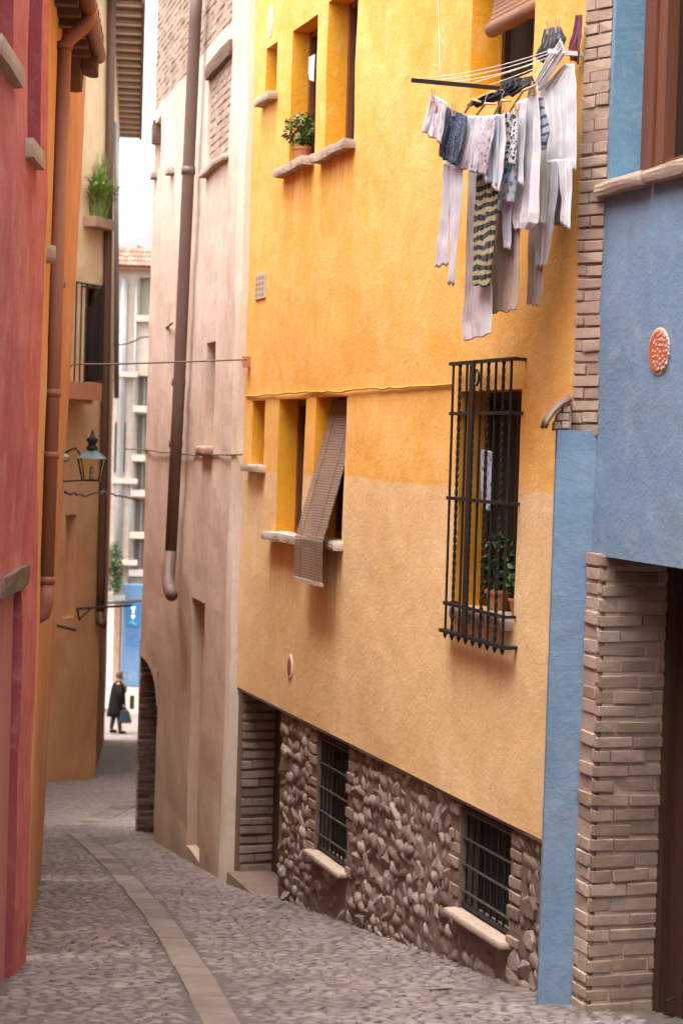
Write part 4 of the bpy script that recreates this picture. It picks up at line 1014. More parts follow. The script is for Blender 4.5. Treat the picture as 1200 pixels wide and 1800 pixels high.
# ground floor walls: white, brown pier, blue shopfront
wl = thing('white_wall', 'bright white wall at the far end of the lane behind the walker', 'wall', at(190, 1252, 57.0))
wall('wall_face', Fac(tuple(at(150, 1000, 57.0).xy), (1, .03), -1), 0, at(203, 1000, 57.0).x - at(150, 1000, 57.0).x, -8.6, at(190, 1062, 57.0).z, [], [m_white], wl, step=.8, amp=.02)
mb = MB(); mb.fbox(Fac(tuple(at(150, 1000, 57.0).xy), (1, .03), -1), 0, .95, -.05, .05, -8.6, -8.02); mb.build('plinth', m_zinc, wl)
bp = thing('brown_wall_pier', 'narrow brown plastered pier between white wall and blue shopfront', 'wall', at(209, 1252, 56.9))
mb = MB(); a_ = at(203.5, 1000, 57.05); b_ = at(214.5, 1000, 57.05); mb.box((a_.x, 57.0, -8.6), (b_.x, 57.4, at(208, 1048, 57).z)); mb.build('pier', m_brown, bp)
bfh = thing('blue_shopfront', 'bright blue painted shopfront with a darker lettered panel at the lane end', 'shopfront', at(240, 1252, 56.9))
Sf = Fac(tuple(at(212, 1000, 56.95).xy), (1, .03), -1); Sx = lambda x: Sf.px(x, 1100)[0]; Sz = lambda y: Sf.px(235, y)[1]
wall('wall_face', Sf, Sx(215), Sx(300), Sz(1206), Sz(1028), [], [m_farblue], bfh, step=.8, amp=.01)
mb = MB(); mb.fbox(Sf, Sx(215), Sx(300), -.3, .04, -8.6, Sz(1208)); mb.build('base_wall', m_tanpale, bfh)
mb = MB(); mb.fbox(Sf, Sx(228), Sx(300), -.1, .3, zg(57) - .05, Sz(1254)); mb.build('step', m_white, bfh)
mb = MB(); mb.fbox(Sf, Sx(232), Sx(240), .03, .05, Sz(1246), Sz(1222)); mb.build('cellar_vent', m_dark, bfh)
m_sign = simple('deep_blue_sign', (.03, .16, .36), (.025, .13, .3), rough=.6); m_letter = simple('white_letter', (.75, .8, .82), (.7, .74, .76), rough=.6); m_letb = simple('blue_letter', (.06, .19, .42), (.05, .16, .37), rough=.6); m_letg = simple('green_letter', (.12, .42, .45), (.1, .36, .4), rough=.6)
mb = MB(); mb.fbox(Sf, Sx(222), Sx(247), .0, .03, Sz(1101), Sz(1060)); sg = mb.build('sign_panel', m_sign, bfh)
def glyph(x0, x1, y0, y1, m, nm='letter', n=.04): mb = MB(); mb.fbox(Sf, Sx(x0), Sx(x1), .0 if False else n - .015, n, Sz(y1), Sz(y0)); mb.build(nm, m, sg)
glyph(229.5, 238, 1066, 1070, m_letter); glyph(232, 236, 1070.3, 1079, m_letter); glyph(230.5, 237.5, 1081, 1085, m_letter); glyph(232.5, 235.8, 1085.3, 1088, m_letter); glyph(228, 236, 1092, 1095, m_letg); glyph(234, 241, 1095.4, 1098, m_letg)
rnd = random.Random(12)
for r_ in range(5):
    x = 222.5
    while x < 244:
        w_ = rnd.uniform(2.5, 5.5); glyph(x, x + w_, 1107 + r_ * 6.2, 1107 + r_ * 6.2 + rnd.uniform(2.6, 4), m_letb, n=.016); x += w_ + rnd.uniform(.8, 2)
# sign bracket above the shopfront
sb = thing('shop_sign_bracket', 'dark horizontal bar sticking out above the blue shopfront', 'bracket', at(235, 1058, 55.5))
mb = MB(); mb.tube([at(186, 1060, 55.3), at(256, 1055, 55.3)], .05, 6); mb.build('bar', m_iron, sb)
# leafy balcony far away
def leaf_cloud(mb, c, r, n, rnd, size):
    for _ in range(n):
        v = Vector((rnd.gauss(0, 1), rnd.gauss(0, 1), rnd.gauss(0, 1))).normalized() * rnd.random() ** .4
        p = c + Vector((v.x * r[0], v.y * r[1], v.z * r[2])); a = Vector((rnd.uniform(-1, 1), rnd.uniform(-1, 1), rnd.uniform(-.6, .6))).normalized() * size * rnd.uniform(.6, 1.2); b2 = a.cross(Vector((rnd.uniform(-1, 1), rnd.uniform(-1, 1), 1))).normalized() * size * .45
        mb.add([p - a, p - b2, p + a, p + b2 + Vector((0, 0, size * .15))], [(0, 1, 2), (0, 2, 3)])
rnd = random.Random(31)
vp = thing('hanging_balcony_plants', 'dark green plants trailing from a far balcony above the white wall', 'plant', at(203, 1048, 56.2))
mb = MB(); leaf_cloud(mb, at(202, 1000, 56.5), (.24, .2, .85), 650, rnd, .07); o = mb.build('foliage', m_leaf, vp)
mb = MB(); a_ = at(203, 1052, 56.5); mb.box(a_ + Vector((-.35, -.2, -.04)), a_ + Vector((.3, .2, .1))); mb.build('plant_trough', m_zinc, vp)
# hill on the skyline
mb = MB(); vs = []
def hfn(u, v):
    X = -420 + 500 * u; Y = 700 + 240 * v
    ridge = at(160 + 140 * u, 470 - 75 * min(1, max(0, u)) + 0, 800).z
    ua = (X / Y * FPX + CX); base = at(235, 424 - (ua - 205) * .45, 800).z
    return Vector((X, Y, base * (1 - abs(v - .5) * .5) - 30 * abs(v - .5) * 2 + 4 * fbm((X * .02, Y * .02, 0), 1)))
mb.grid(hfn, 60, 10); hill = mb.build('hill', m_hill, None, smooth=True, origin=(0, 0, 0)); hill['kind'] = 'structure'
# house fronts: two unseen, added to shade the lane; one closing its top
for nm, lab, m_, a_, b_ in (('umber_shade_house', 'unseen umber house front added beyond the pink house to cut skylight', m_brown, (-2.1, 27.2), (-4.3, 52.0)), ('terracotta_shade_house', 'unseen terracotta house front added between orange and ochre houses to shade the lane', m_orange, (-5.45, 32.0), (-3.2, 18.2)), ('sand_house', 'sand coloured house closing the top of the lane', m_tan, (-6, -14), (6, -14.5))):
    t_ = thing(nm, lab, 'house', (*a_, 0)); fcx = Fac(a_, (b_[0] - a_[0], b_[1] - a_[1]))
    L_ = (Vector(b_) - Vector(a_)).length; mb = MB(); mb.fbox(fcx, 0, L_, -.2, .2, -8.5, {'terracotta_shade_house': 3.2, 'umber_shade_house': 5.0}.get(nm, 6.0)); mb.build('wall', m_, t_)

# ================================================================== CABLES
def cable(name, label, pts, r, mat, sub=6, sag=0.0, wob=0.0):
    P_ = []
    for a, b in zip(pts, pts[1:]):
        for k in range(sub): 
            t = k / sub; p = a.lerp(b, t); P_.append(p + Vector((0, 0, -sag * 4 * t * (1 - t) + wob * noise.noise(p * 6))))
    P_.append(pts[-1]); mb = MB(); mb.tube(P_, r, 6); return tag(mb.build(name, mat, None, smooth=True), label, 'cable')
def yp(x, y, n): return Yel.P(*Yel.px(x, y, n), n)
def tp_(x, y, n): return Tan.P(*Tan.px(x, y, n), n)
cable('wall_cable', 'painted cable pinned across the yellow wall above three small windows', [yp(432, 697, .012), yp(520, 690, .014), yp(600, 687, .012), yp(700, 681, .014), yp(795, 675, .012)], .009, m_cablep, 8, wob=.012)
cable('wall_cable', 'thin cable running along the pink house at mid height', [at(222, 789, 27), tp_(262, 791, .02), tp_(300, 797, .03), tp_(360, 801, .02), tp_(425, 799, .02)], .009, m_cable, 6, wob=.012)
cable('overhead_cable', 'taut overhead cable crossing the lane from the orange house to the pink corner', [at(118, 655, 17.9), at(128, 640, 17.9), at(200, 640, 18.2), at(300, 637, 18.3), yp(434, 632, .06)], .008, m_cable, 6)
cable('overhead_cable', 'slack cable rising from the ochre corner to the brown drainpipe', [at(200, 605, 35), at(250, 592, 30), tp_(303, 568, .1)], .012, m_cable, 6, sag=.05)
cable('overhead_cable', 'twisted dark cable below the lantern crossing toward the ochre corner', [at(114, 866, 17.9), at(135, 867, 18.5), at(150, 872, 20), at(182, 864, 24), at(215, 873, 28), at(245, 880, 30)], .012, m_iron, 6, wob=.03)
cable('wall_cable', 'looped cable hanging on the orange house above the lantern', [at(118, 655, 17.9), at(112, 690, 17.85), at(116, 720, 17.85), at(122, 705, 17.9), at(116, 755, 17.85)], .01, m_iron, 6, wob=.01)
s, z = Yel.px(433, 636, .03); mb = MB(); mb.fbox(Yel, s - .04, s + .04, -.01, .06, z - .05, z + .05); mb.build('cable_bracket', m_terra, yh)
# faint cord hanging over the yellow wall beside the laundry
cable('wall_cable', 'thin pale cord running down the yellow wall left of the laundry', [yp(768, -30, .02), yp(771, 70, .02), yp(773, 140, .02)], .002, m_cord, 4)

# ================================================================== SMALL THINGS IN WINDOWS
def potted(name, label, base, pot, r, n, leafmat, seed, lsize=.035, flower=0):
    t = thing(name, label, 'plant', base); rnd = random.Random(seed)
    mb = MB(); mb.lathe(base, [(pot * .6, 0), (pot * .68, pot * .1), (pot * .95, pot * 1.3), (pot * 1.05, pot * 1.32), (pot * 1.05, pot * 1.6), (pot * .9, pot * 1.6)], 12); mb.build('pot', m_terra, t, smooth=False)
    mb = MB(); leaf_cloud(mb, base + Vector((0, 0, pot * 1.5 + r[2] * .9)), r, n, rnd, lsize); mb.build('foliage', leafmat, t)
    mb = MB()
    for k in range(5): mb.tube([base + Vector((0, 0, pot * 1.4)), base + Vector((rnd.uniform(-.5, .5) * r[0], rnd.uniform(-.5, .5) * r[1], pot * 1.5 + r[2] * rnd.uniform(.8, 1.6)))], .005, 5)
    mb.build('stems', m_leaf, t)
    if flower:
        mb = MB(); leaf_cloud(mb, base + Vector((0, 0, pot * 1.6 + r[2] * .7)), (r[0] * 1.05, r[1] * 1.05, r[2] * .9), flower, rnd, lsize * .8); mb.build('flowers', m_flower, t)
    return t
s, z = Yel.px(530, 272, -.04); potted('potted_plant', 'bushy dark green pot plant on the sill of the tall upper window', Yel.P(s, U2[2] + .015, -.04), .085, (.17, .15, .16), 420, m_leaf, 3, .032, 26)
s, z = Yel.px(619, 95, -.1); p = Yel.P(s, z, -.12)
potted('potted_plant', 'small shadowed pot plant inside the uppermost right window opening', Yel.P(U3[0] + .12, at(617, 95, 15.1).z - .12, -.13), .05, (.06, .06, .1), 90, m_leaf, 9, .03)
s, z = Yel.px(868, 1060, -.1)
potted('potted_plant', 'leafy pot plant on the sill behind the iron cage', Yel.P(G1[0] + (G1[1] - G1[0]) * .5, G1[2] + .015, -.1), .08, (.1, .09, .2), 330, m_leaf, 14, .045, 8)
potted('potted_plant', 'smaller pot plant at the near end of the caged sill', Yel.P(G1[0] + (G1[1] - G1[0]) * .16, G1[2] + .015, -.1), .065, (.08, .08, .14), 180, m_leaf, 15, .04)

# ================================================================== CLOTH
def cloth(name, label, cat, strips, mat, n, parent=None, folds=5, amp=.018, group=None, fc=Yel, seed=1, rough=.0022, nn=None):
    """strips: each a list of rows (xl, yl, xr, yr) traced on a hanging plane n metres off the wall; folds run down the cloth"""
    mb = MB(); rnd = random.Random(seed)
    for si, st in enumerate(strips):
        ph = rnd.uniform(0, 6); rows = []
        for (xl, yl, xr, yr) in st:
            a = fc.px(xl, yl, n); b = fc.px(xr, yr, n); rows.append((a, b))
        NU = 40; NV = max(16, 9 * (len(rows) - 1)); am = amp * .62; K = len(rows) - 1
        def fn(u, v, rows=rows, K=K, ph=ph, si=si):
            t = v * K; i = min(int(t), K - 1); f_ = t - i
            # smooth between traced rows
            def row(j): j = max(0, min(K, j)); return rows[j]
            def cr(p0, p1, p2, p3, q): return p1 + (p2 - p1) * q if True else .5 * ((2 * p1) + (-p0 + p2) * q + (2 * p0 - 5 * p1 + 4 * p2 - p3) * q * q + (-p0 + 3 * p1 - 3 * p2 + p3) * q ** 3)
            g = [row(i - 1), row(i), row(i + 1), row(i + 2)]
            sl = cr(*[q[0][0] for q in g], f_); zl = cr(*[q[0][1] for q in g], f_); sr = cr(*[q[1][0] for q in g], f_); zr = cr(*[q[1][1] for q in g], f_)
            s = sl + (sr - sl) * u; z = zl + (zr - zl) * u
            uu = u * folds * 1.7 + .14 * noise.noise((v * 2, ph, seed))
            wv = noise.noise((uu * 1.3, v * .5 + ph, seed * 2.7)) * am * 2.0 * (.4 + .7 * v)
            wv -= abs(noise.noise((uu * 2.6 + v * .5, v * .7, seed + ph))) * am * 1.9
            wv -= abs(noise.noise((u * 6 - v * 4, v * 7 + u * 3, seed * 1.7 + ph))) * am * .4
            wv += rough * 3 * noise.noise((s * 8, z * 8, si + seed * 3.3))
            zz = z + (.006 * math.sin(u * folds * 6.283 + ph) if v > .97 else 0)
            return fc.P(s, zz, n + wv + si * .012)
        mb.grid(fn, NU, NV)
    o = mb.build(name, mat, parent, smooth=True, solid=.004)
    if parent is None: tag(o, label, cat, group)
    return o
white = fabric('white_cotton', (.72, .70, .71), (.66, .63, .66)); lilac = fabric('pale_lilac_cotton', (.66, .63, .69), (.6, .57, .63)); cream = fabric('off_white_linen', (.70, .63, .58), (.62, .55, .5))
navy = fabric('navy_print', (.045, .075, .14), (.03, .05, .1), dots=((.2, .25, .34), 60, .3)); stripe = fabric('olive_stripe', (.025, .022, .02), (.035, .03, .026), bands=((.42, .35, .2), 17, .46))
beige = fabric('beige_cotton', (.50, .36, .28), (.42, .3, .23)); black = fabric('black_cloth', (.02, .02, .026), (.03, .03, .04)); greyc = fabric('charcoal_wool', (.09, .09, .1), (.2, .2, .22), dots=((.3, .3, .34), 22, .3))
bwp = fabric('black_white_print', (.7, .68, .7), None, dots=((.03, .03, .045), 42, .42)); lblue = fabric('white_sky_blue_print', (.7, .7, .74), None, dots=((.12, .32, .6), 20, .33)); redtrim = fabric('white_red_print', (.68, .66, .7), None, dots=((.5, .16, .2), 38, .3))
gstripe = fabric('grey_navy_stripe', (.36, .37, .42), None, bands=((.06, .07, .13), 19, .35)); pink = fabric('faded_pink_cotton', (.56, .44, .41), (.48, .37, .34)); maroon = fabric('maroon_cloth', (.17, .03, .06), (.12, .02, .04))
pblue = fabric('pale_blue_cotton', (.52, .58, .68), (.46, .52, .63)); lav = fabric('lavender_cotton', (.40, .35, .42), (.34, .29, .36)); redtow = fabric('white_towel', (.70, .68, .73), None, bands=((.45, .16, .25), 9, .12), axis=0)
def Z6(rows): return [(700 + a / 2.4, b / 2.4, 700 + c / 2.4, d / 2.4) for (a, b, c, d) in rows]
W = 'washing on the rack'
# rack
rk = thing('clothes_rack', 'black laundry rack with white lines projecting from the yellow wall', 'clothes rack', Yel.P(.5, 2.0, .2))
sA, zA = Yel.px(886, 156, 0.0); sB = .03
NB = .62
farbar = [Yel.P(sA, zA, -.02), Yel.P(sA, zA + .0, NB)]
mb = MB(); mb.fbox(Yel, sA - .012, sA + .012, -.03, NB, zA - .012, zA + .012); mb.fbox(Yel, sA - .01, sA + .01, .02, .04, zA - .2, zA - .013); mb.build('support_bar', m_iron, rk)
zN = zA
mb = MB(); mb.fbox(Yel, sB - .012, sB + .012, -.03, .22, zN - .012, zN + .012); mb.build('support_bar', m_cord, rk)
lines = []
for k in range(5):
    nn = .1 + k * .12; lines.append(nn); pts = []
    for i in range(13):
        t = i / 12; pts.append(Yel.P(sA + (sB - sA) * t, zA + .015 - .03 * 4 * t * (1 - t) * (1 if k > 1 else .2), nn + (.05 + k * .035 - nn) * t))
    mb = MB(); mb.tube(pts, .0022, 6); mb.build('line', m_cord, rk)
cloth('hanging_towel', 'small pale towel with a reddish edge at the far end of the rack', 'towel', [[(756, 164, 783, 180), (748, 195, 779, 210), (738, 232, 773, 252)]], redtow, .58, seed=2, folds=2)
cloth('navy_shorts', 'navy blue patterned shorts beside the pale towel', 'shorts', [[(780, 186, 819, 204), (777, 215, 818, 222), (772, 250, 811, 258), (770, 276, 803, 292)]], navy, .53, seed=3, folds=2)
cloth('white_shirt', 'white shirt hanging upside down with two long sleeves left of the stripes', 'shirt', [[(790, 225, 824, 235), (786, 260, 822, 275), (782, 292, 818, 300)], [(782, 284, 803, 292), (780, 330, 797, 335), (777, 380, 791, 380), (772, 420, 790, 425), (767, 471, 790, 465)], [(797, 290, 818, 300), (796, 340, 817, 345), (796, 385, 813, 398), (796, 430, 808, 440), (792, 500, 804, 502)]], lilac, .47, seed=4, folds=2, amp=.01)
cloth('lilac_undershirt', 'pale lilac undershirt between navy shorts and red printed top', 'shirt', [[(817, 203, 840, 203), (812, 240, 840, 246), (804, 275, 836, 285), (799, 293, 833, 303)]], lilac, .5, seed=5, folds=3)
cloth('printed_top', 'small white child top with red print', 'top', [[(835, 205, 868, 204), (836, 235, 866, 240), (833, 268, 860, 275), (828, 302, 855, 308)]], redtrim, .48, seed=6, folds=2)
cloth('white_trousers', 'long white trousers, the lowest hanging piece of the washing', 'trousers', [[(824, 250, 856, 260), (822, 330, 856, 340), (818, 410, 856, 420), (816, 480, 862, 490), (812, 530, 863, 530), (808, 570, 863, 562), (811, 600, 862, 588)]], white, .36, seed=7, folds=2, amp=.011)
cloth('striped_scarf', 'black and olive striped garment in front of the white trousers', 'scarf', [[(836, 290, 870, 296), (836, 340, 872, 345), (832, 400, 868, 402), (830, 440, 864, 445), (829, 470, 859, 476), (828, 500, 855, 504)]], stripe, .42, seed=8, folds=2, amp=.012)
cloth('white_tee', 'plain white tee shirt right of the red printed top', 'shirt', [[(864, 206, 886, 199), (861, 240, 886, 244), (858, 290, 884, 300), (861, 328, 880, 338)]], white, .44, seed=9, folds=2)
cloth('spotted_top', 'white top with black spots in the middle of the rack', 'top', [[(886, 200, 910, 188), (884, 225, 909, 225), (883, 252, 906, 256), (882, 285, 904, 290)]], bwp, .41, seed=10, folds=2)
cloth('sky_blue_print_shirt', 'white shirt with sky blue print below the spotted top', 'shirt', [[(882, 240, 908, 245), (880, 285, 906, 292), (876, 320, 902, 328), (872, 348, 898, 357)]], lblue, .38, seed=11, folds=2)
cloth('beige_trousers', 'beige trousers hanging below the tee shirts', 'trousers', [[(876, 300, 912, 300), (870, 360, 912, 365), (864, 420, 912, 422), (858, 470, 911, 475), (856, 522, 909, 527), (858, 551, 906, 546)]], beige, .3, seed=12, folds=2, amp=.014)
cloth('white_blouse', 'long white blouse with an uneven hem near the middle of the washing', 'blouse', [[(926, 160, 943, 150), (914, 198, 944, 198), (908, 238, 944, 243), (905, 285, 943, 290), (900, 330, 942, 335), (893, 366, 942, 374), (892, 385, 940, 392), (900, 403, 930, 402)], [(914, 200, 926, 180), (905, 235, 922, 225), (904, 246, 918, 246)]], white, .32, seed=13, folds=3)
cloth('striped_shirt', 'grey shirt with navy stripes beside the big white shirt', 'shirt', [[(937, 163, 951, 172), (934, 200, 956, 205), (930, 235, 958, 236), (929, 258, 952, 263)]], gstripe, .29, seed=14, folds=2)
cloth('grey_vest', 'greyish cream vest under the striped shirt', 'vest', [[(938, 225, 960, 225), (937, 300, 958, 300), (936, 350, 955, 352), (938, 392, 952, 394)]], cream, .2, seed=15, folds=2)
cloth('white_long_shirt', 'big white long sleeved shirt nearest the brick edge', 'shirt', [[(990, 112, 1007, 112), (950, 158, 1010, 148), (955, 200, 1009, 200), (957, 240, 1009, 240), (956, 270, 1008, 272), (955, 290, 1007, 300)], [(980, 280, 1008, 280), (985, 310, 1007, 310), (988, 350, 1005, 350), (986, 392, 1004, 405)], [(953, 284, 984, 280), (950, 330, 984, 330), (947, 380, 977, 385), (946, 430, 971, 430), (948, 467, 964, 470)], [(946, 148, 956, 161), (968, 108, 981, 126), (994, 69, 1001, 95)]], white, .14, seed=16, folds=3, amp=.011)
cloth('lavender_skirt', 'shaded lavender skirt peeping out behind the big white shirt', 'skirt', [[(964, 250, 995, 250), (966, 300, 994, 300), (966, 345, 993, 345), (967, 394, 991, 397)]], lav, .06, seed=21, folds=2)
cloth('pale_blue_shirt', 'pale blue short sleeved shirt squeezed between red printed top and white tee', 'shirt', [[(848, 204, 876, 200), (847, 235, 874, 238), (846, 275, 872, 280), (846, 318, 870, 324)], [(842, 210, 852, 206), (836, 238, 849, 242)]], pblue, .455, seed=22, folds=2)
cloth('white_camisole', 'short white camisole hanging between the spotted top and the blouse', 'top', [[(904, 182, 922, 172), (902, 220, 920, 222), (900, 262, 918, 270), (899, 318, 917, 326)]], white, .37, seed=23, folds=2)
cloth('white_pyjama_shirt', 'white pyjama shirt hanging behind the plain tee with a long sleeve', 'shirt', [[(872, 222, 898, 216), (870, 270, 896, 272), (868, 330, 896, 335), (870, 372, 894, 380)], [(888, 330, 902, 330), (886, 400, 900, 402), (888, 436, 899, 438)]], lilac, .33, seed=24, folds=2)
cloth('pink_leggings', 'faded pink leggings behind the white blouse', 'leggings', [[(926, 300, 960, 300), (929, 390, 957, 395), (928, 450, 952, 455), (926, 515, 950, 520), (925, 533, 944, 539)]], pink, .14, seed=17, folds=2, amp=.01)
cloth('grey_socks', 'charcoal patterned knitted piece pegged high on the rack', 'socks', [[(955, 51, 976, 46), (950, 76, 974, 80), (938, 100, 957, 112)], [(974, 48, 986, 46), (972, 72, 995, 67), (962, 108, 974, 113)]], greyc, .14, seed=18, folds=2)
cloth('black_garment', 'black garment folded flat over the rack lines', 'garment', [[(884, 141, 934, 133), (878, 154, 936, 148), (862, 168, 898, 169)], [(866, 163, 898, 165), (836, 176, 876, 176), (822, 184, 838, 188)]], black, .34, seed=19, folds=2, amp=.02)
cloth('maroon_strap', 'maroon strap hanging beside the brick edge', 'garment', [[(1008, 26, 1020, 25), (1004, 62, 1019, 66), (999, 84, 1016, 88), (1002, 106, 1013, 112)]], maroon, .06, seed=20, folds=1)
# wooden hangers and pegs
for i, (x0, y0, x1, y1, n_) in enumerate(((280, 476, 345, 430, .5), (320, 498, 410, 440, .48), (400, 490, 470, 425, .44), (470, 470, 580, 360, .34))):
    a = Yel.P(*Yel.px(700 + x0 / 2.4, y0 / 2.4, n_), n_); c = Yel.P(*Yel.px(700 + x1 / 2.4, y1 / 2.4, n_), n_); m_ = a.lerp(c, .5) + Vector((0, 0, .045))
    mb = MB(); mb.tube([a, m_, c], [.007, .009, .007], 6); lab = ['wooden hanger over the lilac undershirt', 'wooden hanger over the red printed top', 'wooden hanger over the plain white tee', 'wooden hanger over the white blouse'][i]
    h_ = tag(mb.build('clothes_hanger', m_peg, None, smooth=True), lab, 'hanger', W)
    mb = MB(); mb.tube([m_, m_ + Vector((0, 0, .03)), m_ + Vector((.012, 0, .05)), m_ + Vector((0, 0, .065)), m_ + Vector((-.012, 0, .055))], .0025, 5); mb.build('hook', m_zinc, h_)
pegm = None
for i, (x, y, n_, lab) in enumerate(((146, 396, .585, 'wooden peg on the pale towel'), (232, 458, .535, 'wooden peg on the navy shorts'), (570, 366, .33, 'wooden peg above the white blouse'), (632, 112, .145, 'left wooden peg on the charcoal knitted piece'), (668, 106, .145, 'right wooden peg on the charcoal knitted piece'), (500, 456, .42, 'wooden peg on the black spotted top'))):
    s, z = Yel.px(700 + x / 2.4, y / 2.4, n_); pg = thing('clothes_peg', lab, 'clothes peg', Yel.P(s, z - .04, n_), 'wooden clothes pegs')
    for q in (-1, 1): mb = MB(); mb.hexa([Yel.P(s - .006, z - .045, n_ + q * .003), Yel.P(s + .006, z - .045, n_ + q * .003), Yel.P(s + .006, z - .045, n_ + q * .010), Yel.P(s - .006, z - .045, n_ + q * .010), Yel.P(s - .006, z + .03, n_ + q * .007), Yel.P(s + .006, z + .03, n_ + q * .007), Yel.P(s + .006, z + .03, n_ + q * .013), Yel.P(s - .006, z + .03, n_ + q * .013)]); mb.build('peg_half', m_peg, pg)
# window cloths
cloth('white_curtain', 'white cloth hanging in the tall upper window over the pot plant', 'curtain', [[(543, 100, 553, 95), (542, 120, 553, 118), (544, 142, 552, 144)]], white, -.12, folds=2, amp=.008)
cloth('blue_white_cloth', 'blue and white cloth drying behind the iron cage', 'cloth', [[(845, 790, 866, 795), (844, 830, 864, 835), (846, 870, 862, 872), (846, 892, 860, 900)]], lblue, -.03, folds=2, amp=.012, seed=33)

# roller blind over the top window and esparto blind hanging out over a sill
def slats(t, fc, s0, s1, path, mat, h=.018, gap=.004, name='slat', thick=.008):
    """rigid slats strung along a path of (n, z) points"""
    seg = []; 
    for a, b in zip(path, path[1:]):
        L = math.hypot(b[0] - a[0], b[1] - a[1]); k = max(1, int(L / (h + gap)))
        for i in range(k):
            u0, u1 = i / k, (i + h / (h + gap)) / k
            seg.append(((a[0] + (b[0] - a[0]) * u0, a[1] + (b[1] - a[1]) * u0), (a[0] + (b[0] - a[0]) * u1, a[1] + (b[1] - a[1]) * u1)))
    rnd = random.Random(5)
    for (p, q) in seg:
        dx, dz = q[0] - p[0], q[1] - p[1]; L = math.hypot(dx, dz); ux, uz = -dz / L * thick, dx / L * thick; e0, e1 = rnd.uniform(-.006, .006), rnd.uniform(-.006, .006)
        mb = MB(); mb.hexa([fc.P(s0 + e0, p[1], p[0]), fc.P(s1 + e1, p[1], p[0]), fc.P(s1 + e1, p[1] + uz, p[0] + ux), fc.P(s0 + e0, p[1] + uz, p[0] + ux), fc.P(s0 + e0, q[1], q[0]), fc.P(s1 + e1, q[1], q[0]), fc.P(s1 + e1, q[1] + uz, q[0] + ux), fc.P(s0 + e0, q[1] + uz, q[0] + ux)]); mb.build(name, mat, t)
zs = L3[2] + .02; zend = Yel.px(552, 1022, .16)[1]
bl = thing('esparto_blind', 'long brown slatted blind hanging out over the window sill', 'blind', Yel.P((L3[0] + L3[1]) / 2, zend, .15))
slats(bl, Yel, L3[0] + .03, L3[1] - .03, [(-.14, L3[3] - .02), (-.04, L3[3] - .45), (.135, zs + .02), (.15, zs - .03), (.145, zend)], m_blind)
mb = MB(); mb.fbox(Yel, L3[0] + .02, L3[1] - .02, .136, .165, zend - .03, zend - .002); mb.build('bottom_batten', m_stone, bl)
for k in (.25, .75):
    s = L3[0] + (L3[1] - L3[0]) * k; mb = MB(); mb.tube([Yel.P(s, L3[3] - .02, -.125), Yel.P(s, L3[3] - .45, -.025), Yel.P(s, zs + .02, .15), Yel.P(s, zs - .03, .166), Yel.P(s, zend - .01, .162)], .003, 5); mb.build('binding_cord', m_blind, bl)
tb_ = thing('rolled_blind', 'half rolled brown slatted blind at the top window behind the laundry', 'blind', Yel.P((T1[0] + T1[1]) / 2, Yel.px(900, 60)[1], .05))
zr0 = Yel.px(895, 24, .03)[1]
slats(tb_, Yel, T1[0] + .02, T1[1] - .22, [(-.14, 3.4), (-.06, zr0 + .12), (-.03, zr0 + .02)], m_blindd, h=.024)
mb = MB(); mb.tube([Yel.P(T1[0] + .02, zr0, -.05), Yel.P(T1[1] - .22, zr0, -.05)], .05, 10); mb.build('roll', m_blindd, tb_, smooth=True)

# ================================================================== THE WALKER
pb = gpx(204, 1289); PB = Vector((pb.x, pb.y, zg(pb.y) + .01))
HT = 1.66
def sk(name, verts, edges, mat, parent, sub=1):
    off = wloc(parent) if parent else PB
    me = bpy.data.meshes.new(name); me.from_pydata([PB + Vector(v[:3]) - off for v in verts], edges, []); me.materials.append(mat)
    o = bpy.data.objects.new(name, me); COL.objects.link(o)
    if parent: o.parent = parent
    else: o.location = PB
    WL[o.name] = off
    md = o.modifiers.new('skin', 'SKIN'); md.use_smooth_shade = True
    for i, v in enumerate(verts):
        sv = me.skin_vertices[0].data[i]; r = v[3]; sv.radius = r if isinstance(r, tuple) else (r, r); sv.use_root = (i == 0)
    o.modifiers.new('sub', 'SUBSURF').levels = sub; o.modifiers['sub'].render_levels = sub; return o
# facing right (+X) and slightly toward the camera, head bowed
V = [(0, 0, .88, .13), (.02, 0, 1.1, .135), (.04, 0, 1.3, .14), (.075, 0, 1.42, .055), (.105, 0, 1.49, .07), (.12, 0, 1.57, (.085, .075)), (.11, 0, 1.635, .055), (.2, 0, 1.525, .018),
     (-.02, .09, .8, .085), (-.08, .09, .45, .06), (-.14, .09, .1, .04), (-.14, .09, .045, .04), (-.03, .09, .03, .032),
     (.03, -.09, .8, .085), (.09, -.09, .45, .06), (.12, -.09, .09, .04), (.13, -.09, .045, .04), (.24, -.09, .03, .03),
     (.04, .17, 1.34, .06), (.0, .22, 1.08, .05), (.12, .2, .88, .035), (.17, .19, .82, .03),
     (.06, -.17, 1.34, .06), (.1, -.23, 1.08, .05), (.2, -.22, .84, .035), (.225, -.22, .79, .03)]
E = [(0, 1), (1, 2), (2, 3), (3, 4), (4, 5), (5, 6), (5, 7), (0, 8), (8, 9), (9, 10), (10, 11), (11, 12), (0, 13), (13, 14), (14, 15), (15, 16), (16, 17), (2, 18), (18, 19), (19, 20), (20, 21), (2, 22), (22, 23), (23, 24), (24, 25)]
for k in range(4):
    b0 = len(V); yy = -.245 + k * .017; L_ = (.03, .037, .034, .026)[k]
    V += [(.245, yy, .76, .009), (.252, yy, .76 - L_, .0085), (.235, yy, .745 - L_, .008)]; E += [(25, b0), (b0, b0 + 1), (b0 + 1, b0 + 2)]
b0 = len(V); V += [(.2, -.225, .765, .01), (.205, -.225, .735, .009)]; E += [(25, b0), (b0, b0 + 1)]
body = sk('person', V, E, m_skin, None, 1)
tag(body, 'walker in a long black coat with bowed head carrying a dark bag', 'person')
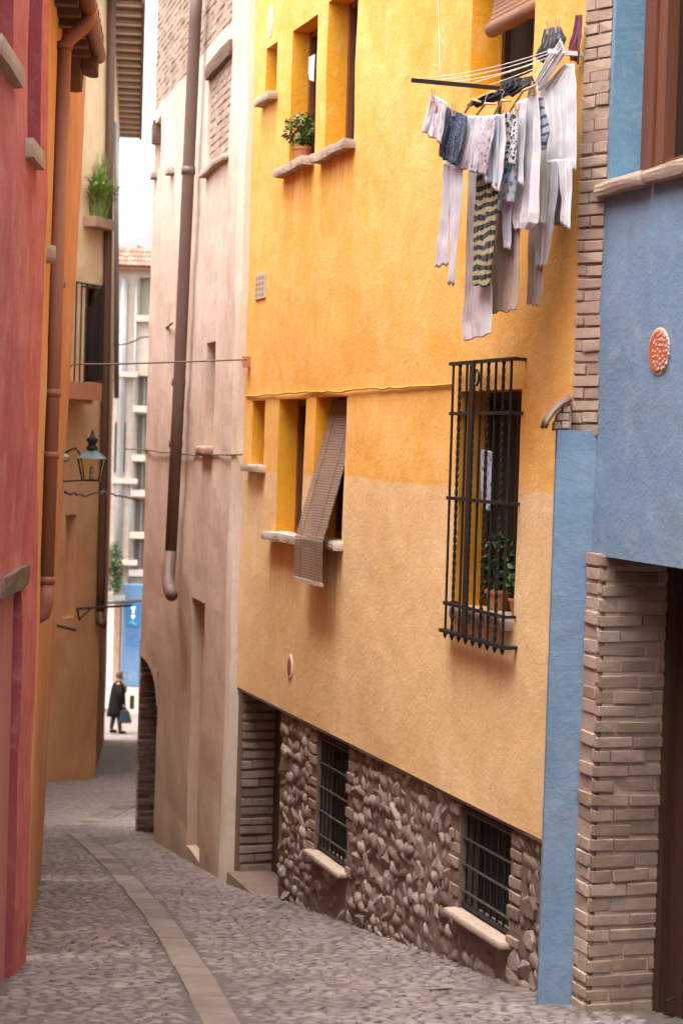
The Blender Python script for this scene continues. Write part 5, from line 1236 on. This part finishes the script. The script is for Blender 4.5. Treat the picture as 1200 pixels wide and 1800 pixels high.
mb = MB(); prof = [(.46, -.01, .26, .235), (.6, 0, .25, .225), (.85, .01, .225, .21), (1.05, .02, .205, .2), (1.2, .03, .195, .2), (1.33, .045, .165, .19), (1.41, .065, .1, .12), (1.45, .075, .075, .08)]
SEG = 18; vs = []; fs = []
for (z_, xo, rx, ry_) in prof:
    for k in range(SEG):
        a = 2 * math.pi * k / SEG; w = 1 + .05 * math.sin(a * 5 + z_ * 2) * (1.5 - z_)
        vs.append(PB + Vector((xo + rx * w * math.cos(a), ry_ * w * math.sin(a), z_)))
for i in range(len(prof) - 1):
    for k in range(SEG): k2 = (k + 1) % SEG; fs.append((i * SEG + k, i * SEG + k2, (i + 1) * SEG + k2, (i + 1) * SEG + k))
mb.add(vs, fs)
for sd_ in (((.04, .16, 1.34), (.0, .23, 1.08), (.13, .205, .87)), ((.06, -.16, 1.34), (.1, -.24, 1.08), (.205, -.225, .83))):
    mb.tube([PB + Vector(q) for q in sd_], [.085, .075, .058], 10)
mb.build('coat', m_coat, body, smooth=True, solid=.008)
mb = MB(); mb.lathe(PB + Vector((.07, 0, 1.38)), [(.1, 0), (.115, .03), (.1, .07), (.08, .09)], 12); mb.tube([PB + Vector((.14, -.05, 1.42)), PB + Vector((.24, -.07, 1.3)), PB + Vector((.245, -.08, 1.12))], [.04, .045, .035], 8); mb.build('scarf', m_scarf, body, smooth=True)
mb = MB(); hc = PB + Vector((.095, 0, 1.565))
def hairf(u, v):
    a = u * 2 * math.pi; th_ = v * 2.1; p = Vector((math.sin(th_) * math.cos(a) * .115, math.sin(th_) * math.sin(a) * .1, math.cos(th_) * .115))
    if p.x > .05 and p.z < .06: p.x = .05
    return hc + p + Vector((-.012, 0, 0))
mb.grid(hairf, 16, 8); mb.build('hair', m_hair, body, smooth=True, solid=.01)
for k, q in enumerate(((-.11, .09, .04), (.15, -.09, .04))):
    mb = MB(); mb.tube([PB + Vector(q) + Vector((-.07, 0, .0)), PB + Vector(q) + Vector((.02, 0, .0)), PB + Vector(q) + Vector((.13, 0, -.01))], [.045, .05, .03], 8); mb.build('shoe', m_coat, body, smooth=True)
    a = V[9] if k == 0 else V[14]; c = V[10] if k == 0 else V[15]; mb = MB(); mb.tube([PB + Vector(a[:3]), PB + Vector(c[:3])], [.075, .05], 8); mb.build('stocking', m_hair, body, smooth=True)
hb = PB + Vector((.26, -.22, .3))
bgt = thing('shopping_bag', 'dark navy shopping bag carried by the walker', 'bag', hb)
mb = MB(); mb.hexa([hb + Vector(q) for q in ((-.17, -.08, 0), (.19, -.08, .02), (.19, .08, .02), (-.17, .08, 0), (-.11, -.05, .36), (.1, -.05, .36), (.1, .05, .36), (-.11, .05, .36))]); mb.build('bag_body', m_bag, bgt, bevel=.03)
for q in (-.04, .04):
    mb = MB(); mb.tube([hb + Vector((-.08, q, .35)), hb + Vector((-.05, q * .6, .42)), hb + Vector((-.02, 0, .455)), hb + Vector((.03, q * .6, .42)), hb + Vector((.06, q, .35))], .008, 6); mb.build('bag_handle', m_bag, bgt, smooth=True)
